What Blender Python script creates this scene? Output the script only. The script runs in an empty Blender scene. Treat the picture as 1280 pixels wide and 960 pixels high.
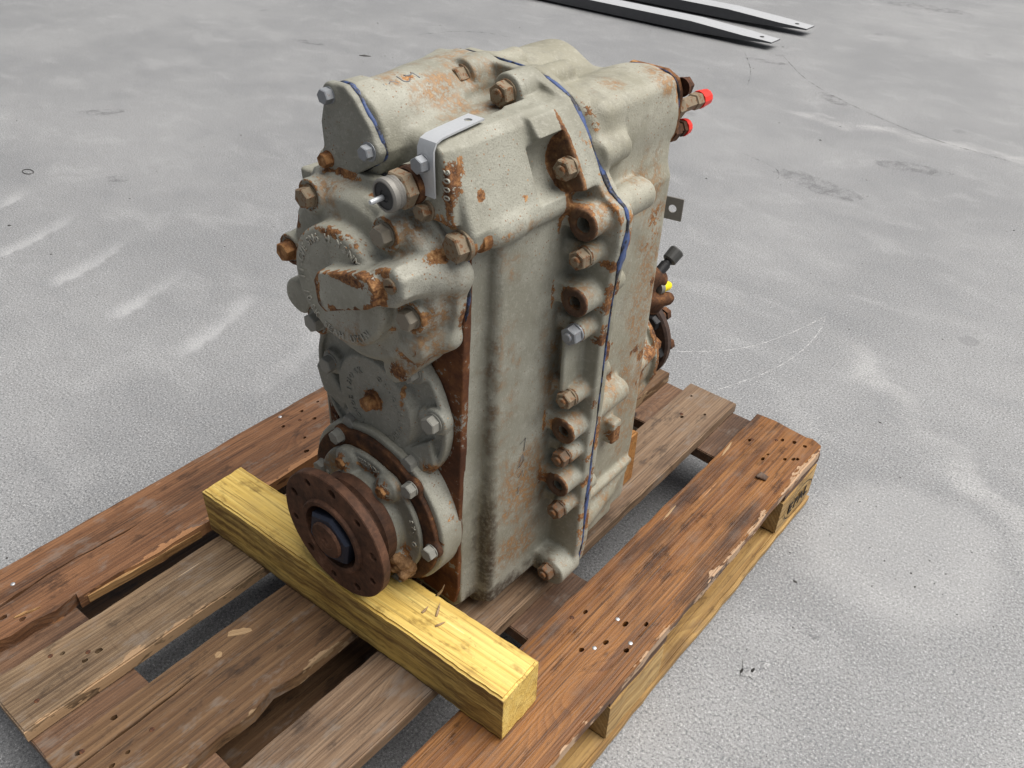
import bpy, bmesh, math, random
import numpy as np
from mathutils import Vector, Matrix
from math import radians, sin, cos, pi

# ------------------------------------------------------------------ camera, sky, sun, exposure
scene = bpy.context.scene
C = scene.collection
cam_d = bpy.data.cameras.new('camera'); cam = bpy.data.objects.new('camera', cam_d); C.objects.link(cam)
cam.location = (1.10919, -0.09384, 1.12970)
cam.rotation_euler = (0.940438, -0.0279143, 0.6976064)
cam_d.sensor_width = 36.0; cam_d.lens = 1075.569 / 1280 * 36
cam_d.clip_start = 0.02; cam_d.clip_end = 400
scene.camera = cam
SUN_EL, SUN_AZ = radians(64), radians(52)       # azimuth from +Y towards +X
world = bpy.data.worlds.new('World'); scene.world = world; world.use_nodes = True
wn = world.node_tree.nodes; wl = world.node_tree.links
bg = wn['Background']; sky = wn.new('ShaderNodeTexSky'); sky.sky_type = 'NISHITA'; sky.sun_disc = False
sky.sun_elevation = SUN_EL; sky.sun_rotation = SUN_AZ
sky.air_density = 1.0; sky.dust_density = 6.0; sky.ozone_density = 0.6
hs = wn.new('ShaderNodeHueSaturation'); hs.inputs['Saturation'].default_value = 0.40
wl.new(sky.outputs[0], hs.inputs['Color']); wl.new(hs.outputs[0], bg.inputs[0]); bg.inputs[1].default_value = 0.05
sun_d = bpy.data.lights.new('sun', 'SUN'); sun_d.energy = 3.4; sun_d.angle = radians(62); sun_d.color = (1.0, 0.97, 0.925)
sun = bpy.data.objects.new('sun', sun_d); C.objects.link(sun)
sd = Vector((sin(SUN_AZ) * cos(SUN_EL), cos(SUN_AZ) * cos(SUN_EL), sin(SUN_EL)))
sun.rotation_euler = sd.to_track_quat('Z', 'Y').to_euler()
sun.location = (2, 3, 4)
vs = scene.view_settings
vs.view_transform = 'Standard'; vs.look = 'None'; vs.gamma = 1.0; vs.exposure = 0.60; vs.use_curve_mapping = False

cy = scene.cycles
cy.max_bounces = 4; cy.diffuse_bounces = 2; cy.glossy_bounces = 2; cy.transmission_bounces = 2; cy.transparent_max_bounces = 6
rng = random.Random(7)
nrng = np.random.default_rng(11)

# ------------------------------------------------------------------ material helpers
class NT:
    """small wrapper round a node tree"""
    def __init__(s, name):
        s.m = bpy.data.materials.new(name); s.m.use_nodes = True
        s.t = s.m.node_tree; s.n = s.t.nodes; s.l = s.t.links
        s.b = s.n['Principled BSDF']
        s.tc = s.n.new('ShaderNodeTexCoord')
    def obj(s): return s.tc.outputs['Object']
    def put(s, sock, v):
        if hasattr(v, 'node'): s.l.new(v, sock)
        elif isinstance(v, (tuple, list)): sock.default_value = (*v, 1.0) if len(v) == 3 and len(sock.default_value) == 4 else v
        else: sock.default_value = v
    def map(s, vec, scale=(1, 1, 1), loc=(0, 0, 0), rot=(0, 0, 0)):
        n = s.n.new('ShaderNodeMapping'); s.put(n.inputs[0], vec); n.inputs[1].default_value = loc
        n.inputs[2].default_value = rot; n.inputs[3].default_value = scale; return n.outputs[0]
    def noise(s, vec, scale, detail=3, rough=0.55, dist=0.0):
        n = s.n.new('ShaderNodeTexNoise'); s.put(n.inputs['Vector'], vec); n.inputs['Scale'].default_value = scale
        n.inputs['Detail'].default_value = detail; n.inputs['Roughness'].default_value = rough
        n.inputs['Distortion'].default_value = dist; return n.outputs['Fac']
    def voro(s, vec, scale, feature='F1', out='Distance'):
        n = s.n.new('ShaderNodeTexVoronoi'); n.feature = feature; s.put(n.inputs['Vector'], vec)
        n.inputs['Scale'].default_value = scale; return n.outputs[out]
    def wave(s, vec, scale, dist=5, detail=3, dscale=1.5, prof='SIN', direction='X'):
        n = s.n.new('ShaderNodeTexWave'); n.bands_direction = direction; n.wave_profile = prof; s.put(n.inputs['Vector'], vec)
        n.inputs['Scale'].default_value = scale; n.inputs['Distortion'].default_value = dist
        n.inputs['Detail'].default_value = detail; n.inputs['Detail Scale'].default_value = dscale; return n.outputs['Fac']
    def math(s, op, a, b=0.0, c=None):
        n = s.n.new('ShaderNodeMath'); n.operation = op; s.put(n.inputs[0], a); s.put(n.inputs[1], b)
        if c is not None: s.put(n.inputs[2], c)
        return n.outputs[0]
    def rng(s, v, a, b, c=0.0, d=1.0, smooth=True):
        n = s.n.new('ShaderNodeMapRange'); n.interpolation_type = 'SMOOTHSTEP' if smooth else 'LINEAR'; n.clamp = True
        s.put(n.inputs[0], v)
        for i, x in enumerate((a, b, c, d)): s.put(n.inputs[i + 1], x)
        return n.outputs[0]
    def mix(s, f, a, b, mode='MIX'):
        n = s.n.new('ShaderNodeMix'); n.data_type = 'RGBA'; n.blend_type = mode; s.put(n.inputs[0], f)
        s.put(n.inputs[6], a); s.put(n.inputs[7], b); return n.outputs[2]
    def ramp(s, f, stops):
        n = s.n.new('ShaderNodeValToRGB'); s.put(n.inputs[0], f); e = n.color_ramp.elements
        while len(e) < len(stops): e.new(0.5)
        for k, (p, c) in enumerate(stops): e[k].position = p; e[k].color = (*c, 1)
        return n.outputs[0]
    def sep(s, v):
        n = s.n.new('ShaderNodeSeparateXYZ'); s.put(n.inputs[0], v); return n.outputs
    def attr(s, name):
        n = s.n.new('ShaderNodeAttribute'); n.attribute_name = name; return n.outputs['Color']
    def bump(s, h, strength=0.3, dist=0.001, prev=None):
        n = s.n.new('ShaderNodeBump'); n.inputs['Strength'].default_value = strength; n.inputs['Distance'].default_value = dist
        s.put(n.inputs['Height'], h)
        if prev is not None: s.l.new(prev, n.inputs['Normal'])
        return n.outputs[0]
    def done(s, col, rough=0.7, metal=0.0, normal=None, spec=0.4):
        s.put(s.b.inputs['Base Color'], col); s.put(s.b.inputs['Roughness'], rough); s.put(s.b.inputs['Metallic'], metal)
        s.put(s.b.inputs['Specular IOR Level'], spec)
        if normal is not None: s.l.new(normal, s.b.inputs['Normal'])
        return s.m

RUST = [(0.0, (0.026, 0.013, 0.008)), (0.35, (0.085, 0.036, 0.016)), (0.6, (0.200, 0.090, 0.033)), (0.82, (0.345, 0.180, 0.072)), (1.0, (0.48, 0.30, 0.150))]
RUSTDARK = [(0.0, (0.020, 0.011, 0.008)), (0.4, (0.058, 0.025, 0.014)), (0.7, (0.125, 0.052, 0.024)), (1.0, (0.26, 0.125, 0.055))]

def mat_paint(name, tint=(0.212, 0.206, 0.164), light=(0.300, 0.296, 0.248), rustbias=0.0, rough=0.58):
    t = NT(name); P = t.obj()
    w = t.sep(t.attr('wear'))                      # x = rust patches, y = rusty wash, z = grime and some painted shade
    n1 = t.noise(P, 9, 3, 0.6); n2 = t.noise(P, 42, 4, 0.65); n3 = t.noise(P, 170, 3, 0.7); n4 = t.noise(P, 560, 1, 0.6)
    col = t.mix(t.rng(n1, 0.36, 0.64), tint, light)
    col = t.mix(t.rng(n2, 0.48, 0.70, 0.0, 0.50), col, (0.175, 0.168, 0.136))
    col = t.mix(t.rng(n3, 0.48, 0.34, 0.0, 0.18), col, (0.47, 0.46, 0.40))
    col = t.mix(t.math('MULTIPLY', t.rng(n4, 0.54, 0.68, 0.0, 0.34), t.rng(n1, 0.40, 0.62, 0.2, 1.0)), col, (0.105, 0.092, 0.070))
    # rusty wash
    wash = t.math('MULTIPLY', t.rng(t.math('ADD', w[1], t.math('MULTIPLY', t.math('SUBTRACT', n2, 0.5), 1.5)), 0.20, 0.75), t.rng(n3, 0.42, 0.56, 0.18, 1.0))
    col = t.mix(t.math('MULTIPLY', wash, 0.88), col, t.ramp(n3, [(0.25, (0.095, 0.042, 0.016)), (0.50, (0.215, 0.108, 0.039)), (0.75, (0.355, 0.215, 0.095))]))
    # chipped rust patches with crisp uneven edges, plus pinholes
    e = t.math('ADD', t.math('MULTIPLY', n3, 0.65), t.math('MULTIPLY', n2, 0.50))
    geo = t.n.new('ShaderNodeNewGeometry'); edge = t.rng(geo.outputs['Pointiness'], 0.515, 0.575)
    lim = t.math('SUBTRACT', 0.90 - rustbias, t.math('MULTIPLY', t.math('ADD', w[0], t.math('MULTIPLY', edge, 0.34)), 0.60))
    r = t.rng(t.math('SUBTRACT', e, lim), -0.010, 0.030)
    dots = t.math('MULTIPLY', t.rng(t.voro(P, 150), 0.17, 0.10), t.rng(n1, 0.44, 0.56))
    r = t.math('MAXIMUM', r, t.math('MULTIPLY', dots, 0.85))
    col = t.mix(r, col, t.ramp(t.rng(t.math('ADD', t.math('MULTIPLY', n3, 0.6), t.math('MULTIPLY', n1, 0.4)), 0.30, 0.68, smooth=False), RUST))
    # grime, with some painted shade in the same channel
    g = t.math('MULTIPLY', t.rng(t.math('ADD', w[2], t.math('MULTIPLY', t.math('SUBTRACT', n2, 0.5), 0.9)), 0.25, 0.85), t.rng(n3, 0.3, 0.6, 0.55, 1.0))
    col = t.mix(t.math('MULTIPLY', g, 0.9), col, (0.038, 0.025, 0.017))
    h = t.math('ADD', t.math('MULTIPLY', n3, 0.7), t.math('MULTIPLY', n4, 0.8))
    nb = t.bump(h, 0.5, 0.0012)
    return t.done(col, t.math('ADD', rough, t.math('MULTIPLY', r, 0.25)), 0.0, nb, 0.38)

def mat_rust(name, stops=RUST, scale=70, bias=0.0, flecks=None, rough=0.85, metal=0.0):
    t = NT(name); P = t.obj()
    n1 = t.noise(P, scale, 5, 0.72); n2 = t.noise(P, scale * 6, 3, 0.7); n0 = t.noise(P, scale * 0.22, 4, 0.6)
    f = t.math('ADD', t.math('MULTIPLY', n1, 0.5), t.math('MULTIPLY', n0, 0.5))
    f = t.math('ADD', t.rng(f, 0.30, 0.70, smooth=False), bias)
    f = t.math('ADD', f, t.math('MULTIPLY', t.math('SUBTRACT', n2, 0.5), 0.35))
    col = t.ramp(f, stops)
    if flecks:
        k = t.rng(t.math('ADD', t.math('MULTIPLY', n1, 0.5), t.math('MULTIPLY', n2, 0.5)), 0.56, 0.60)
        col = t.mix(k, col, flecks)
    return t.done(col, rough, metal, t.bump(t.math('ADD', n2, n1), 0.45, 0.0007), 0.3)

def mat_metal(name, col, rough=0.4, metal=0.9, rust=0.35, scale=90):
    t = NT(name); P = t.obj()
    n1 = t.noise(P, scale, 5, 0.7); n2 = t.noise(P, scale * 5, 3, 0.7)
    c = t.mix(t.math('MULTIPLY', n2, 0.5), col, tuple(x * 0.55 for x in col))
    k = t.rng(n1, 0.72 - rust * 0.5, 0.80 - rust * 0.5)
    c = t.mix(k, c, t.ramp(n2, RUST))
    return t.done(c, t.math('ADD', t.math('MULTIPLY', n2, 0.3), rough), t.math('MULTIPLY', t.math('SUBTRACT', 1.0, k), metal), t.bump(n2, 0.25, 0.0005), 0.4)

def mat_plain(name, col, rough=0.6, var=0.25, scale=60, metal=0.0, spec=0.4):
    t = NT(name); n = t.noise(t.obj(), scale, 4, 0.65); n2 = t.noise(t.obj(), scale * 7, 2)
    c = t.mix(t.math('MULTIPLY', n, var * 1.6), col, tuple(x * 0.45 for x in col))
    return t.done(c, rough, metal, t.bump(n2, 0.15, 0.0005), spec)

def mat_wood(name, pale, mid, dark, seed=0.0, grey=0.25, rings=26.0, edge=None, stain=0.45, rough=0.68, warp=0.07):
    """grain runs along local Y"""
    t = NT(name); P = t.map(t.obj(), loc=(seed * 3.1, seed * 1.7, seed))
    S = t.sep(P)
    wp = t.noise(t.map(P, (7, 1.1, 7)), 1.0, 2, 0.5)
    kn = t.voro(t.map(P, (7.0, 2.4, 1.0)), 1.0)
    q = t.math('ADD', t.math('ADD', S[0], t.math('MULTIPLY', wp, warp)), t.math('ADD', t.math('MULTIPLY', t.rng(kn, 0.0, 0.30, 0.045, 0.0), 1.0), t.math('MULTIPLY', S[2], 0.7)))
    ring = t.math('FRACT', t.math('MULTIPLY', q, rings * 6.0))
    ring = t.math('MULTIPLY', t.rng(ring, 0.05, 0.80, smooth=False), t.rng(ring, 1.0, 0.84))
    fib = t.noise(t.map(P, (330, 7, 330)), 1.0, 3, 0.7)
    fib2 = t.noise(t.map(P, (75, 1.8, 75)), 1.0, 3, 0.65)
    big = t.noise(t.map(P, (11, 2.4, 11)), 1.0, 4, 0.65)
    med = t.noise(t.map(P, (34, 15, 34)), 1.0, 4, 0.72)
    col = t.mix(t.rng(fib2, 0.32, 0.68), mid, pale)
    col = t.mix(t.math('MULTIPLY', ring, t.rng(big, 0.3, 0.7, 0.16, 0.55)), col, dark)
    col = t.mix(t.rng(fib, 0.50, 0.70, 0.0, 0.62), col, tuple(x * 0.42 for x in dark))
    col = t.mix(t.rng(big, 0.47, 0.66, 0.0, stain), col, tuple(x * 0.55 for x in dark))
    col = t.mix(t.rng(med, 0.52, 0.70, 0.0, grey), col, (0.185, 0.160, 0.138))
    col = t.mix(t.rng(med, 0.46, 0.30, 0.0, 0.62), col, tuple(x * 0.40 for x in dark))
    saw = t.noise(t.map(P, (16, 130, 16), rot=(0, 0, 0.12)), 1.0, 2, 0.6)
    col = t.mix(t.math('MULTIPLY', t.rng(saw, 0.58, 0.72, 0.0, 0.22), t.rng(big, 0.46, 0.60)), col, tuple(x * 0.5 for x in dark))
    col = t.mix(t.rng(kn, 0.050, 0.030), col, tuple(x * 0.35 for x in dark))
    fleck = t.math('MULTIPLY', t.rng(fib2, 0.70, 0.73), t.rng(med, 0.50, 0.56))
    col = t.mix(t.math('MULTIPLY', fleck, 0.8), col, tuple(min(1, x * 1.7 + 0.05) for x in pale))
    if edge:                                       # (sign, distance of the worn edge, width, colour): bare wood along a bruised edge
        sg, d0, wd, ec = edge; X = t.sep(t.obj())
        v = t.math('SUBTRACT', t.math('MULTIPLY', X[0], sg), d0)
        v = t.math('ADD', v, t.math('MULTIPLY', t.math('SUBTRACT', t.noise(t.map(P, (24, 9, 24)), 1.0, 4, 0.75), 0.56), 0.075))
        col = t.mix(t.rng(v, -0.0008, 0.0012), col, t.mix(fib2, ec, tuple(x * 0.5 for x in ec)))
    h = t.math('ADD', t.math('MULTIPLY', fib, 0.9), fib2)
    return t.done(col, t.rng(med, 0.3, 0.7, rough - 0.14, rough + 0.12), 0.0, t.bump(h, 0.6, 0.0015), 0.4)

# ------------------------------------------------------------------ object helpers
def link(name, me, mat=None, parent=None, loc=None, smooth=False, auto=None):
    o = bpy.data.objects.new(name, me); C.objects.link(o)
    if mat is not None:
        me.materials.clear(); me.materials.append(mat)
    if parent is not None: o.parent = parent
    if loc is not None: o.location = loc
    if smooth: me.shade_smooth()
    if auto is not None:
        me.shade_smooth()
        try: me.set_sharp_from_angle(angle=radians(auto))
        except Exception: pass
    return o
def tag(o, label, cat, group=None):
    o['label'] = label; o['category'] = cat
    if group: o['group'] = group
    return o
def empty(name, loc, rz=0.0):
    o = bpy.data.objects.new(name, None); C.objects.link(o); o.location = loc; o.rotation_euler = (0, 0, rz)
    o.empty_display_size = 0.1; return o
def bm_mesh(bm, name='mesh'):
    me = bpy.data.meshes.new(name); bm.to_mesh(me); bm.free(); return me
def prism_mesh(pts, z0, z1, bevel=0.0, seg=2, name='mesh'):
    """outline (local x, y) raised from z0 to z1"""
    bm = bmesh.new()
    lo = [bm.verts.new((x, y, z0)) for x, y in pts]; hi = [bm.verts.new((x, y, z1)) for x, y in pts]
    n = len(pts); bm.faces.new(list(reversed(lo))); top = bm.faces.new(hi)
    for i in range(n): bm.faces.new((lo[i], lo[(i + 1) % n], hi[(i + 1) % n], hi[i]))
    bm.normal_update()
    if bevel > 0:
        es = [e for e in bm.edges if abs(e.verts[0].co.z - e.verts[1].co.z) < 1e-6]
        bmesh.ops.bevel(bm, geom=es, offset=bevel, segments=seg, affect='EDGES', clamp_overlap=True)
    bmesh.ops.triangulate(bm, faces=[f for f in bm.faces if len(f.verts) > 4])
    return bm_mesh(bm, name)
def lathe_mesh(prof, n=48, name='mesh', closed=False):
    """profile of (radius, axial) turned about the local Z axis"""
    vs_, fs = [], []
    for r, a in prof:
        for k in range(n):
            th = 2 * pi * k / n; vs_.append((r * cos(th), r * sin(th), a))
    m = len(prof)
    for i in range(m - 1 if not closed else m):
        j = (i + 1) % m
        for k in range(n):
            k2 = (k + 1) % n
            fs.append((i * n + k, i * n + k2, j * n + k2, j * n + k))
    if not closed:
        if prof[0][0] > 1e-6: fs.append(tuple(reversed(range(n))))
        if prof[-1][0] > 1e-6: fs.append(tuple(range((m - 1) * n, m * n)))
    me = bpy.data.meshes.new(name); me.from_pydata(vs_, [], fs)
    bm = bmesh.new(); bm.from_mesh(me); bmesh.ops.remove_doubles(bm, verts=bm.verts, dist=1e-6); bmesh.ops.recalc_face_normals(bm, faces=bm.faces); bm.to_mesh(me); bm.free(); me.update()
    return me
def hex_mesh(R, h, n=6, chamf=0.12, washer=0.0, wr=0.0, stud=0.0, sr=0.0, dome=0.0):
    """bolt head or nut standing on z=0 and rising along +Z"""
    bm = bmesh.new(); z = 0.0
    def ring(r, zz, k=n, off=0.0): return [bm.verts.new((r * cos(2 * pi * i / k + off), r * sin(2 * pi * i / k + off), zz)) for i in range(k)]
    def skin(a, b):
        k = len(a)
        for i in range(k): bm.faces.new((a[i], a[(i + 1) % k], b[(i + 1) % k], b[i]))
    if washer > 0:
        a = ring(wr, -0.002, 24); b = ring(wr, washer * 0.8, 24); c = ring(wr * 0.93, washer, 24); skin(a, b); skin(b, c); bm.faces.new(c); z = washer
    a = ring(R, z - 0.0004); b = ring(R, z + h * (1 - chamf)); skin(a, b)
    c = ring(R * 0.90, z + h, n); skin(b, c)
    if stud > 0:
        d = ring(R * 0.90 * 0.86, z + h, 6); skin(c, d)
        bm.faces.new(d)
        s0 = ring(sr, z + h - 0.001, 18); s1 = ring(sr, z + h + stud * 0.75, 18); s2 = ring(sr * 0.8, z + h + stud, 18); skin(s0, s1); skin(s1, s2); bm.faces.new(s2)
    else:
        d = ring(R * 0.6, z + h + dome, n); skin(c, d); bm.faces.new(d)
    bmesh.ops.recalc_face_normals(bm, faces=bm.faces)
    return bm_mesh(bm, 'hex')
def tube_mesh(path, r, n=10):
    bm = bmesh.new(); rings = []
    for i, p in enumerate(path):
        p = Vector(p); a = Vector(path[max(0, i - 1)]); b = Vector(path[min(len(path) - 1, i + 1)])
        t = (b - a).normalized(); u = t.orthogonal().normalized(); w = t.cross(u)
        rr = r[i] if isinstance(r, (list, tuple)) else r
        rings.append([bm.verts.new(p + rr * (cos(2 * pi * k / n) * u + sin(2 * pi * k / n) * w)) for k in range(n)])
    for a, b in zip(rings, rings[1:]):
        for k in range(n): bm.faces.new((a[k], a[(k + 1) % n], b[(k + 1) % n], b[k]))
    bm.faces.new(rings[0]); bm.faces.new(rings[-1]); bmesh.ops.recalc_face_normals(bm, faces=bm.faces)
    return bm_mesh(bm, 'tube')
def box_mesh(x0, x1, y0, y1, z0, z1, bevel=0.0, seg=2):
    bm = bmesh.new(); bmesh.ops.create_cube(bm, size=1.0)
    for v in bm.verts: v.co = Vector(((x0 + x1) / 2 + v.co.x * (x1 - x0), (y0 + y1) / 2 + v.co.y * (y1 - y0), (z0 + z1) / 2 + v.co.z * (z1 - z0)))
    if bevel: bmesh.ops.bevel(bm, geom=list(bm.edges), offset=bevel, segments=seg, affect='EDGES')
    return bm_mesh(bm, 'box')
def boolean_cut(me, cutters):
    """cut a list of meshes (same space) out of me"""
    bm = bmesh.new()
    for c in cutters: bm.from_mesh(c)
    cme = bm_mesh(bm, 'cut')
    a = bpy.data.objects.new('tmp_a', me); b = bpy.data.objects.new('tmp_b', cme); C.objects.link(a); C.objects.link(b)
    md = a.modifiers.new('b', 'BOOLEAN'); md.object = b; md.operation = 'DIFFERENCE'; md.solver = 'EXACT'
    dg = bpy.context.evaluated_depsgraph_get(); dg.update()
    out = bpy.data.meshes.new_from_object(a.evaluated_get(dg))
    bpy.data.objects.remove(a); bpy.data.objects.remove(b)
    return out
FRONT = Matrix(((1, 0, 0), (0, 0, -1), (0, 1, 0))).to_4x4()      # local Z -> -Y (towards the front of the machine); local Y -> +Z
BACK = Matrix(((-1, 0, 0), (0, 0, 1), (0, 1, 0))).to_4x4()       # local Z -> +Y

# ------------------------------------------------------------------ castings: smooth signed distance fields meshed with surface nets
class Cast:
    def __init__(s, lo, hi, h):
        s.h = h; s.lo = np.array(lo, np.float32); s.n = [int(math.ceil((b - a) / h)) + 1 for a, b in zip(lo, hi)]
        s.ax = [np.float32(lo[i]) + np.arange(s.n[i], dtype=np.float32) * np.float32(h) for i in range(3)]
        s.D = np.full(s.n, 0.5, np.float32)
    def _sub(s, lo, hi, m):
        sl = []
        for i in range(3):
            a = int(max(0, math.floor((lo[i] - m - s.lo[i]) / s.h))); b = int(min(s.n[i], math.ceil((hi[i] + m - s.lo[i]) / s.h) + 1))
            sl.append(slice(a, max(a, b)))
        sl = tuple(sl)
        return sl, s.ax[0][sl[0]][:, None, None], s.ax[1][sl[1]][None, :, None], s.ax[2][sl[2]][None, None, :]
    def op(s, fn, lo, hi, k=0.006, cut=False):
        sl, U, V, Z = s._sub(lo, hi, k + 4 * s.h)
        if 0 in [x.stop - x.start for x in sl]: return s
        d = fn(U, V, Z).astype(np.float32); D = s.D[sl]
        d = np.broadcast_to(d, D.shape)
        if cut:
            h = np.maximum(k - np.abs(D + d), 0) / k; s.D[sl] = np.maximum(D, -d) + h * h * k * 0.25
        else:
            h = np.maximum(k - np.abs(D - d), 0) / k; s.D[sl] = np.minimum(D, d) - h * h * k * 0.25
        return s
    # primitives -------------------------------------------------
    def box(s, lo, hi, r=0.004, k=0.006, cut=False):
        c = [(a + b) / 2 for a, b in zip(lo, hi)]; e = [(b - a) / 2 - r for a, b in zip(lo, hi)]
        def fn(U, V, Z):
            q = [np.abs(A - c[i]) - e[i] for i, A in enumerate((U, V, Z))]
            return np.sqrt(np.maximum(q[0], 0) ** 2 + np.maximum(q[1], 0) ** 2 + np.maximum(q[2], 0) ** 2) + np.minimum(np.maximum(np.maximum(q[0], q[1]), q[2]), 0) - r
        return s.op(fn, lo, hi, k, cut)
    def cyl(s, u, z, r, v0, v1, rnd=0.003, k=0.006, cut=False, r2=None):
        """cylinder or cone along v; r at v0, r2 at v1"""
        r2 = r if r2 is None else r2; vc, hv = (v0 + v1) / 2, (v1 - v0) / 2
        def fn(U, V, Z):
            rad = np.sqrt((U - u) ** 2 + (Z - z) ** 2)
            R = r + (r2 - r) * np.clip((V - v0) / (v1 - v0), 0, 1)
            a = rad - R + rnd; b = np.abs(V - vc) - hv + rnd
            return np.sqrt(np.maximum(a, 0) ** 2 + np.maximum(b, 0) ** 2) + np.minimum(np.maximum(a, b), 0) - rnd
        m = max(r, r2)
        return s.op(fn, (u - m, v0, z - m), (u + m, v1, z + m), k, cut)
    def cap(s, a, b, r, k=0.006, cut=False, r2=None):
        a = np.array(a); b = np.array(b); ba = b - a; L = float(ba @ ba); r2 = r if r2 is None else r2
        def fn(U, V, Z):
            t = np.clip(((U - a[0]) * ba[0] + (V - a[1]) * ba[1] + (Z - a[2]) * ba[2]) / L, 0, 1)
            return np.sqrt((U - a[0] - t * ba[0]) ** 2 + (V - a[1] - t * ba[1]) ** 2 + (Z - a[2] - t * ba[2]) ** 2) - (r + (r2 - r) * t)
        m = max(r, r2)
        return s.op(fn, np.minimum(a, b) - m, np.maximum(a, b) + m, k, cut)
    def prism(s, poly, v0, v1, rnd=0.004, k=0.006, cut=False, grow=0.0, taper=0.0):
        """polygon in (u, z) run from v0 to v1; taper shrinks the outline towards v0"""
        p = np.array(poly, np.float64); vc, hv = (v0 + v1) / 2, (v1 - v0) / 2
        def fn(U, V, Z):
            X = np.broadcast_to(U, (U.shape[0], 1, Z.shape[2])); Y = np.broadcast_to(Z, X.shape)
            d = np.full(X.shape, 1e9); sgn = np.ones(X.shape)
            for i in range(len(p)):
                a = p[i]; b = p[i - 1]; e = b - a; wx = X - a[0]; wy = Y - a[1]
                t = np.clip((wx * e[0] + wy * e[1]) / (e @ e), 0, 1)
                d = np.minimum(d, (wx - e[0] * t) ** 2 + (wy - e[1] * t) ** 2)
                c1 = Y >= a[1]; c2 = Y < b[1]; c3 = e[0] * wy > e[1] * wx
                sgn = np.where((c1 & c2 & c3) | (~c1 & ~c2 & ~c3), -sgn, sgn)
            d2 = sgn * np.sqrt(d) - grow
            d2 = d2 + taper * np.clip((v1 - V) / (v1 - v0), 0, 1)
            A = d2 + rnd; B = np.abs(V - vc) - hv + rnd
            return np.sqrt(np.maximum(A, 0) ** 2 + np.maximum(B, 0) ** 2) + np.minimum(np.maximum(A, B), 0) - rnd
        g = grow + 0.001
        return s.op(fn, (p[:, 0].min() - g, v0, p[:, 1].min() - g), (p[:, 0].max() + g, v1, p[:, 1].max() + g), k, cut)
    def rough(s, amp, step):
        """slow unevenness of a sand casting"""
        m = [int(n * s.h / step) + 3 for n in s.n]; g = nrng.standard_normal(m).astype(np.float32)
        for ax in range(3):
            x = np.arange(s.n[ax]) * s.h / step; i = np.floor(x).astype(int); f = (x - i).astype(np.float32); f = f * f * (3 - 2 * f)
            sh = [1, 1, 1]; sh[ax] = -1
            g = np.take(g, i, ax) * (1 - f).reshape(sh) + np.take(g, i + 1, ax) * f.reshape(sh)
        s.D += amp * g; return s
    def mesh(s, origin=(0, 0, 0), wear=None):
        D = s.D; h = s.h; n = D.shape; ins = D < 0
        cnt = np.zeros([x - 1 for x in n], np.int8); cs = [(i, j, k) for i in (0, 1) for j in (0, 1) for k in (0, 1)]
        for i, j, k in cs: cnt += ins[i:n[0] - 1 + i, j:n[1] - 1 + j, k:n[2] - 1 + k]
        act = np.argwhere((cnt > 0) & (cnt < 8)); N = len(act)
        vals = np.stack([D[act[:, 0] + i, act[:, 1] + j, act[:, 2] + k] for i, j, k in cs], 1)
        acc = np.zeros((N, 3)); num = np.zeros(N)
        for a in range(8):
            for b in range(a + 1, 8):
                ca, cb = np.array(cs[a]), np.array(cs[b])
                if np.abs(ca - cb).sum() != 1: continue
                va, vb = vals[:, a], vals[:, b]; m = (va < 0) != (vb < 0)
                t = np.where(m, va / np.where(m, va - vb, 1), 0)
                acc += np.where(m[:, None], ca + t[:, None] * (cb - ca), 0); num += m
        P = (act + acc / num[:, None]) * h + s.lo
        idx = np.full([x - 1 for x in n], -1, np.int64); idx[act[:, 0], act[:, 1], act[:, 2]] = np.arange(N)
        quads = []
        for ax in range(3):
            o1, o2 = [(1, 2), (2, 0), (0, 1)][ax]
            sl0 = [slice(None)] * 3; sl1 = [slice(None)] * 3; sl0[ax] = slice(0, n[ax] - 1); sl1[ax] = slice(1, n[ax])
            e = np.argwhere(ins[tuple(sl0)] != ins[tuple(sl1)])
            ok = (e[:, o1] > 0) & (e[:, o2] > 0) & (e[:, o1] < n[o1] - 1) & (e[:, o2] < n[o2] - 1); e = e[ok]
            def cell(d1, d2):
                q = e.copy(); q[:, o1] -= d1; q[:, o2] -= d2; return idx[q[:, 0], q[:, 1], q[:, 2]]
            q = np.stack([cell(1, 1), cell(0, 1), cell(0, 0), cell(1, 0)], 1)
            fl = ~ins[tuple(e.T)]; q[fl] = q[fl][:, ::-1]; quads.append(q)
        Q = np.concatenate(quads); Q = Q[(Q >= 0).all(1)]
        me = bpy.data.meshes.new('casting'); me.vertices.add(N); me.vertices.foreach_set('co', (P - np.array(origin)).astype(np.float32).ravel())
        me.loops.add(Q.size); me.loops.foreach_set('vertex_index', Q.ravel().astype(np.int32))
        me.polygons.add(len(Q)); me.polygons.foreach_set('loop_start', np.arange(0, Q.size, 4, dtype=np.int32))
        me.update(calc_edges=True); me.shade_smooth()
        add_wear(me, P, wear)
        return me
def add_wear(me, P, spots):
    """spots: (channel 0 rust / 1 wash / 2 grime and painted shade, (u, v, z), radius or (ru, rv, rz), strength)"""
    W = np.zeros((len(P), 4), np.float32); W[:, 3] = 1
    for ch, c, r, st in spots or []:
        r = np.array(r if hasattr(r, '__len__') else (r, r, r)); d = np.sqrt((((P - np.array(c)) / r) ** 2).sum(1))
        W[:, ch] = np.maximum(W[:, ch], st * np.clip(1.35 - d, 0, 1))
    a = me.attributes.new('wear', 'FLOAT_COLOR', 'POINT'); a.data.foreach_set('color', W.ravel())

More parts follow.
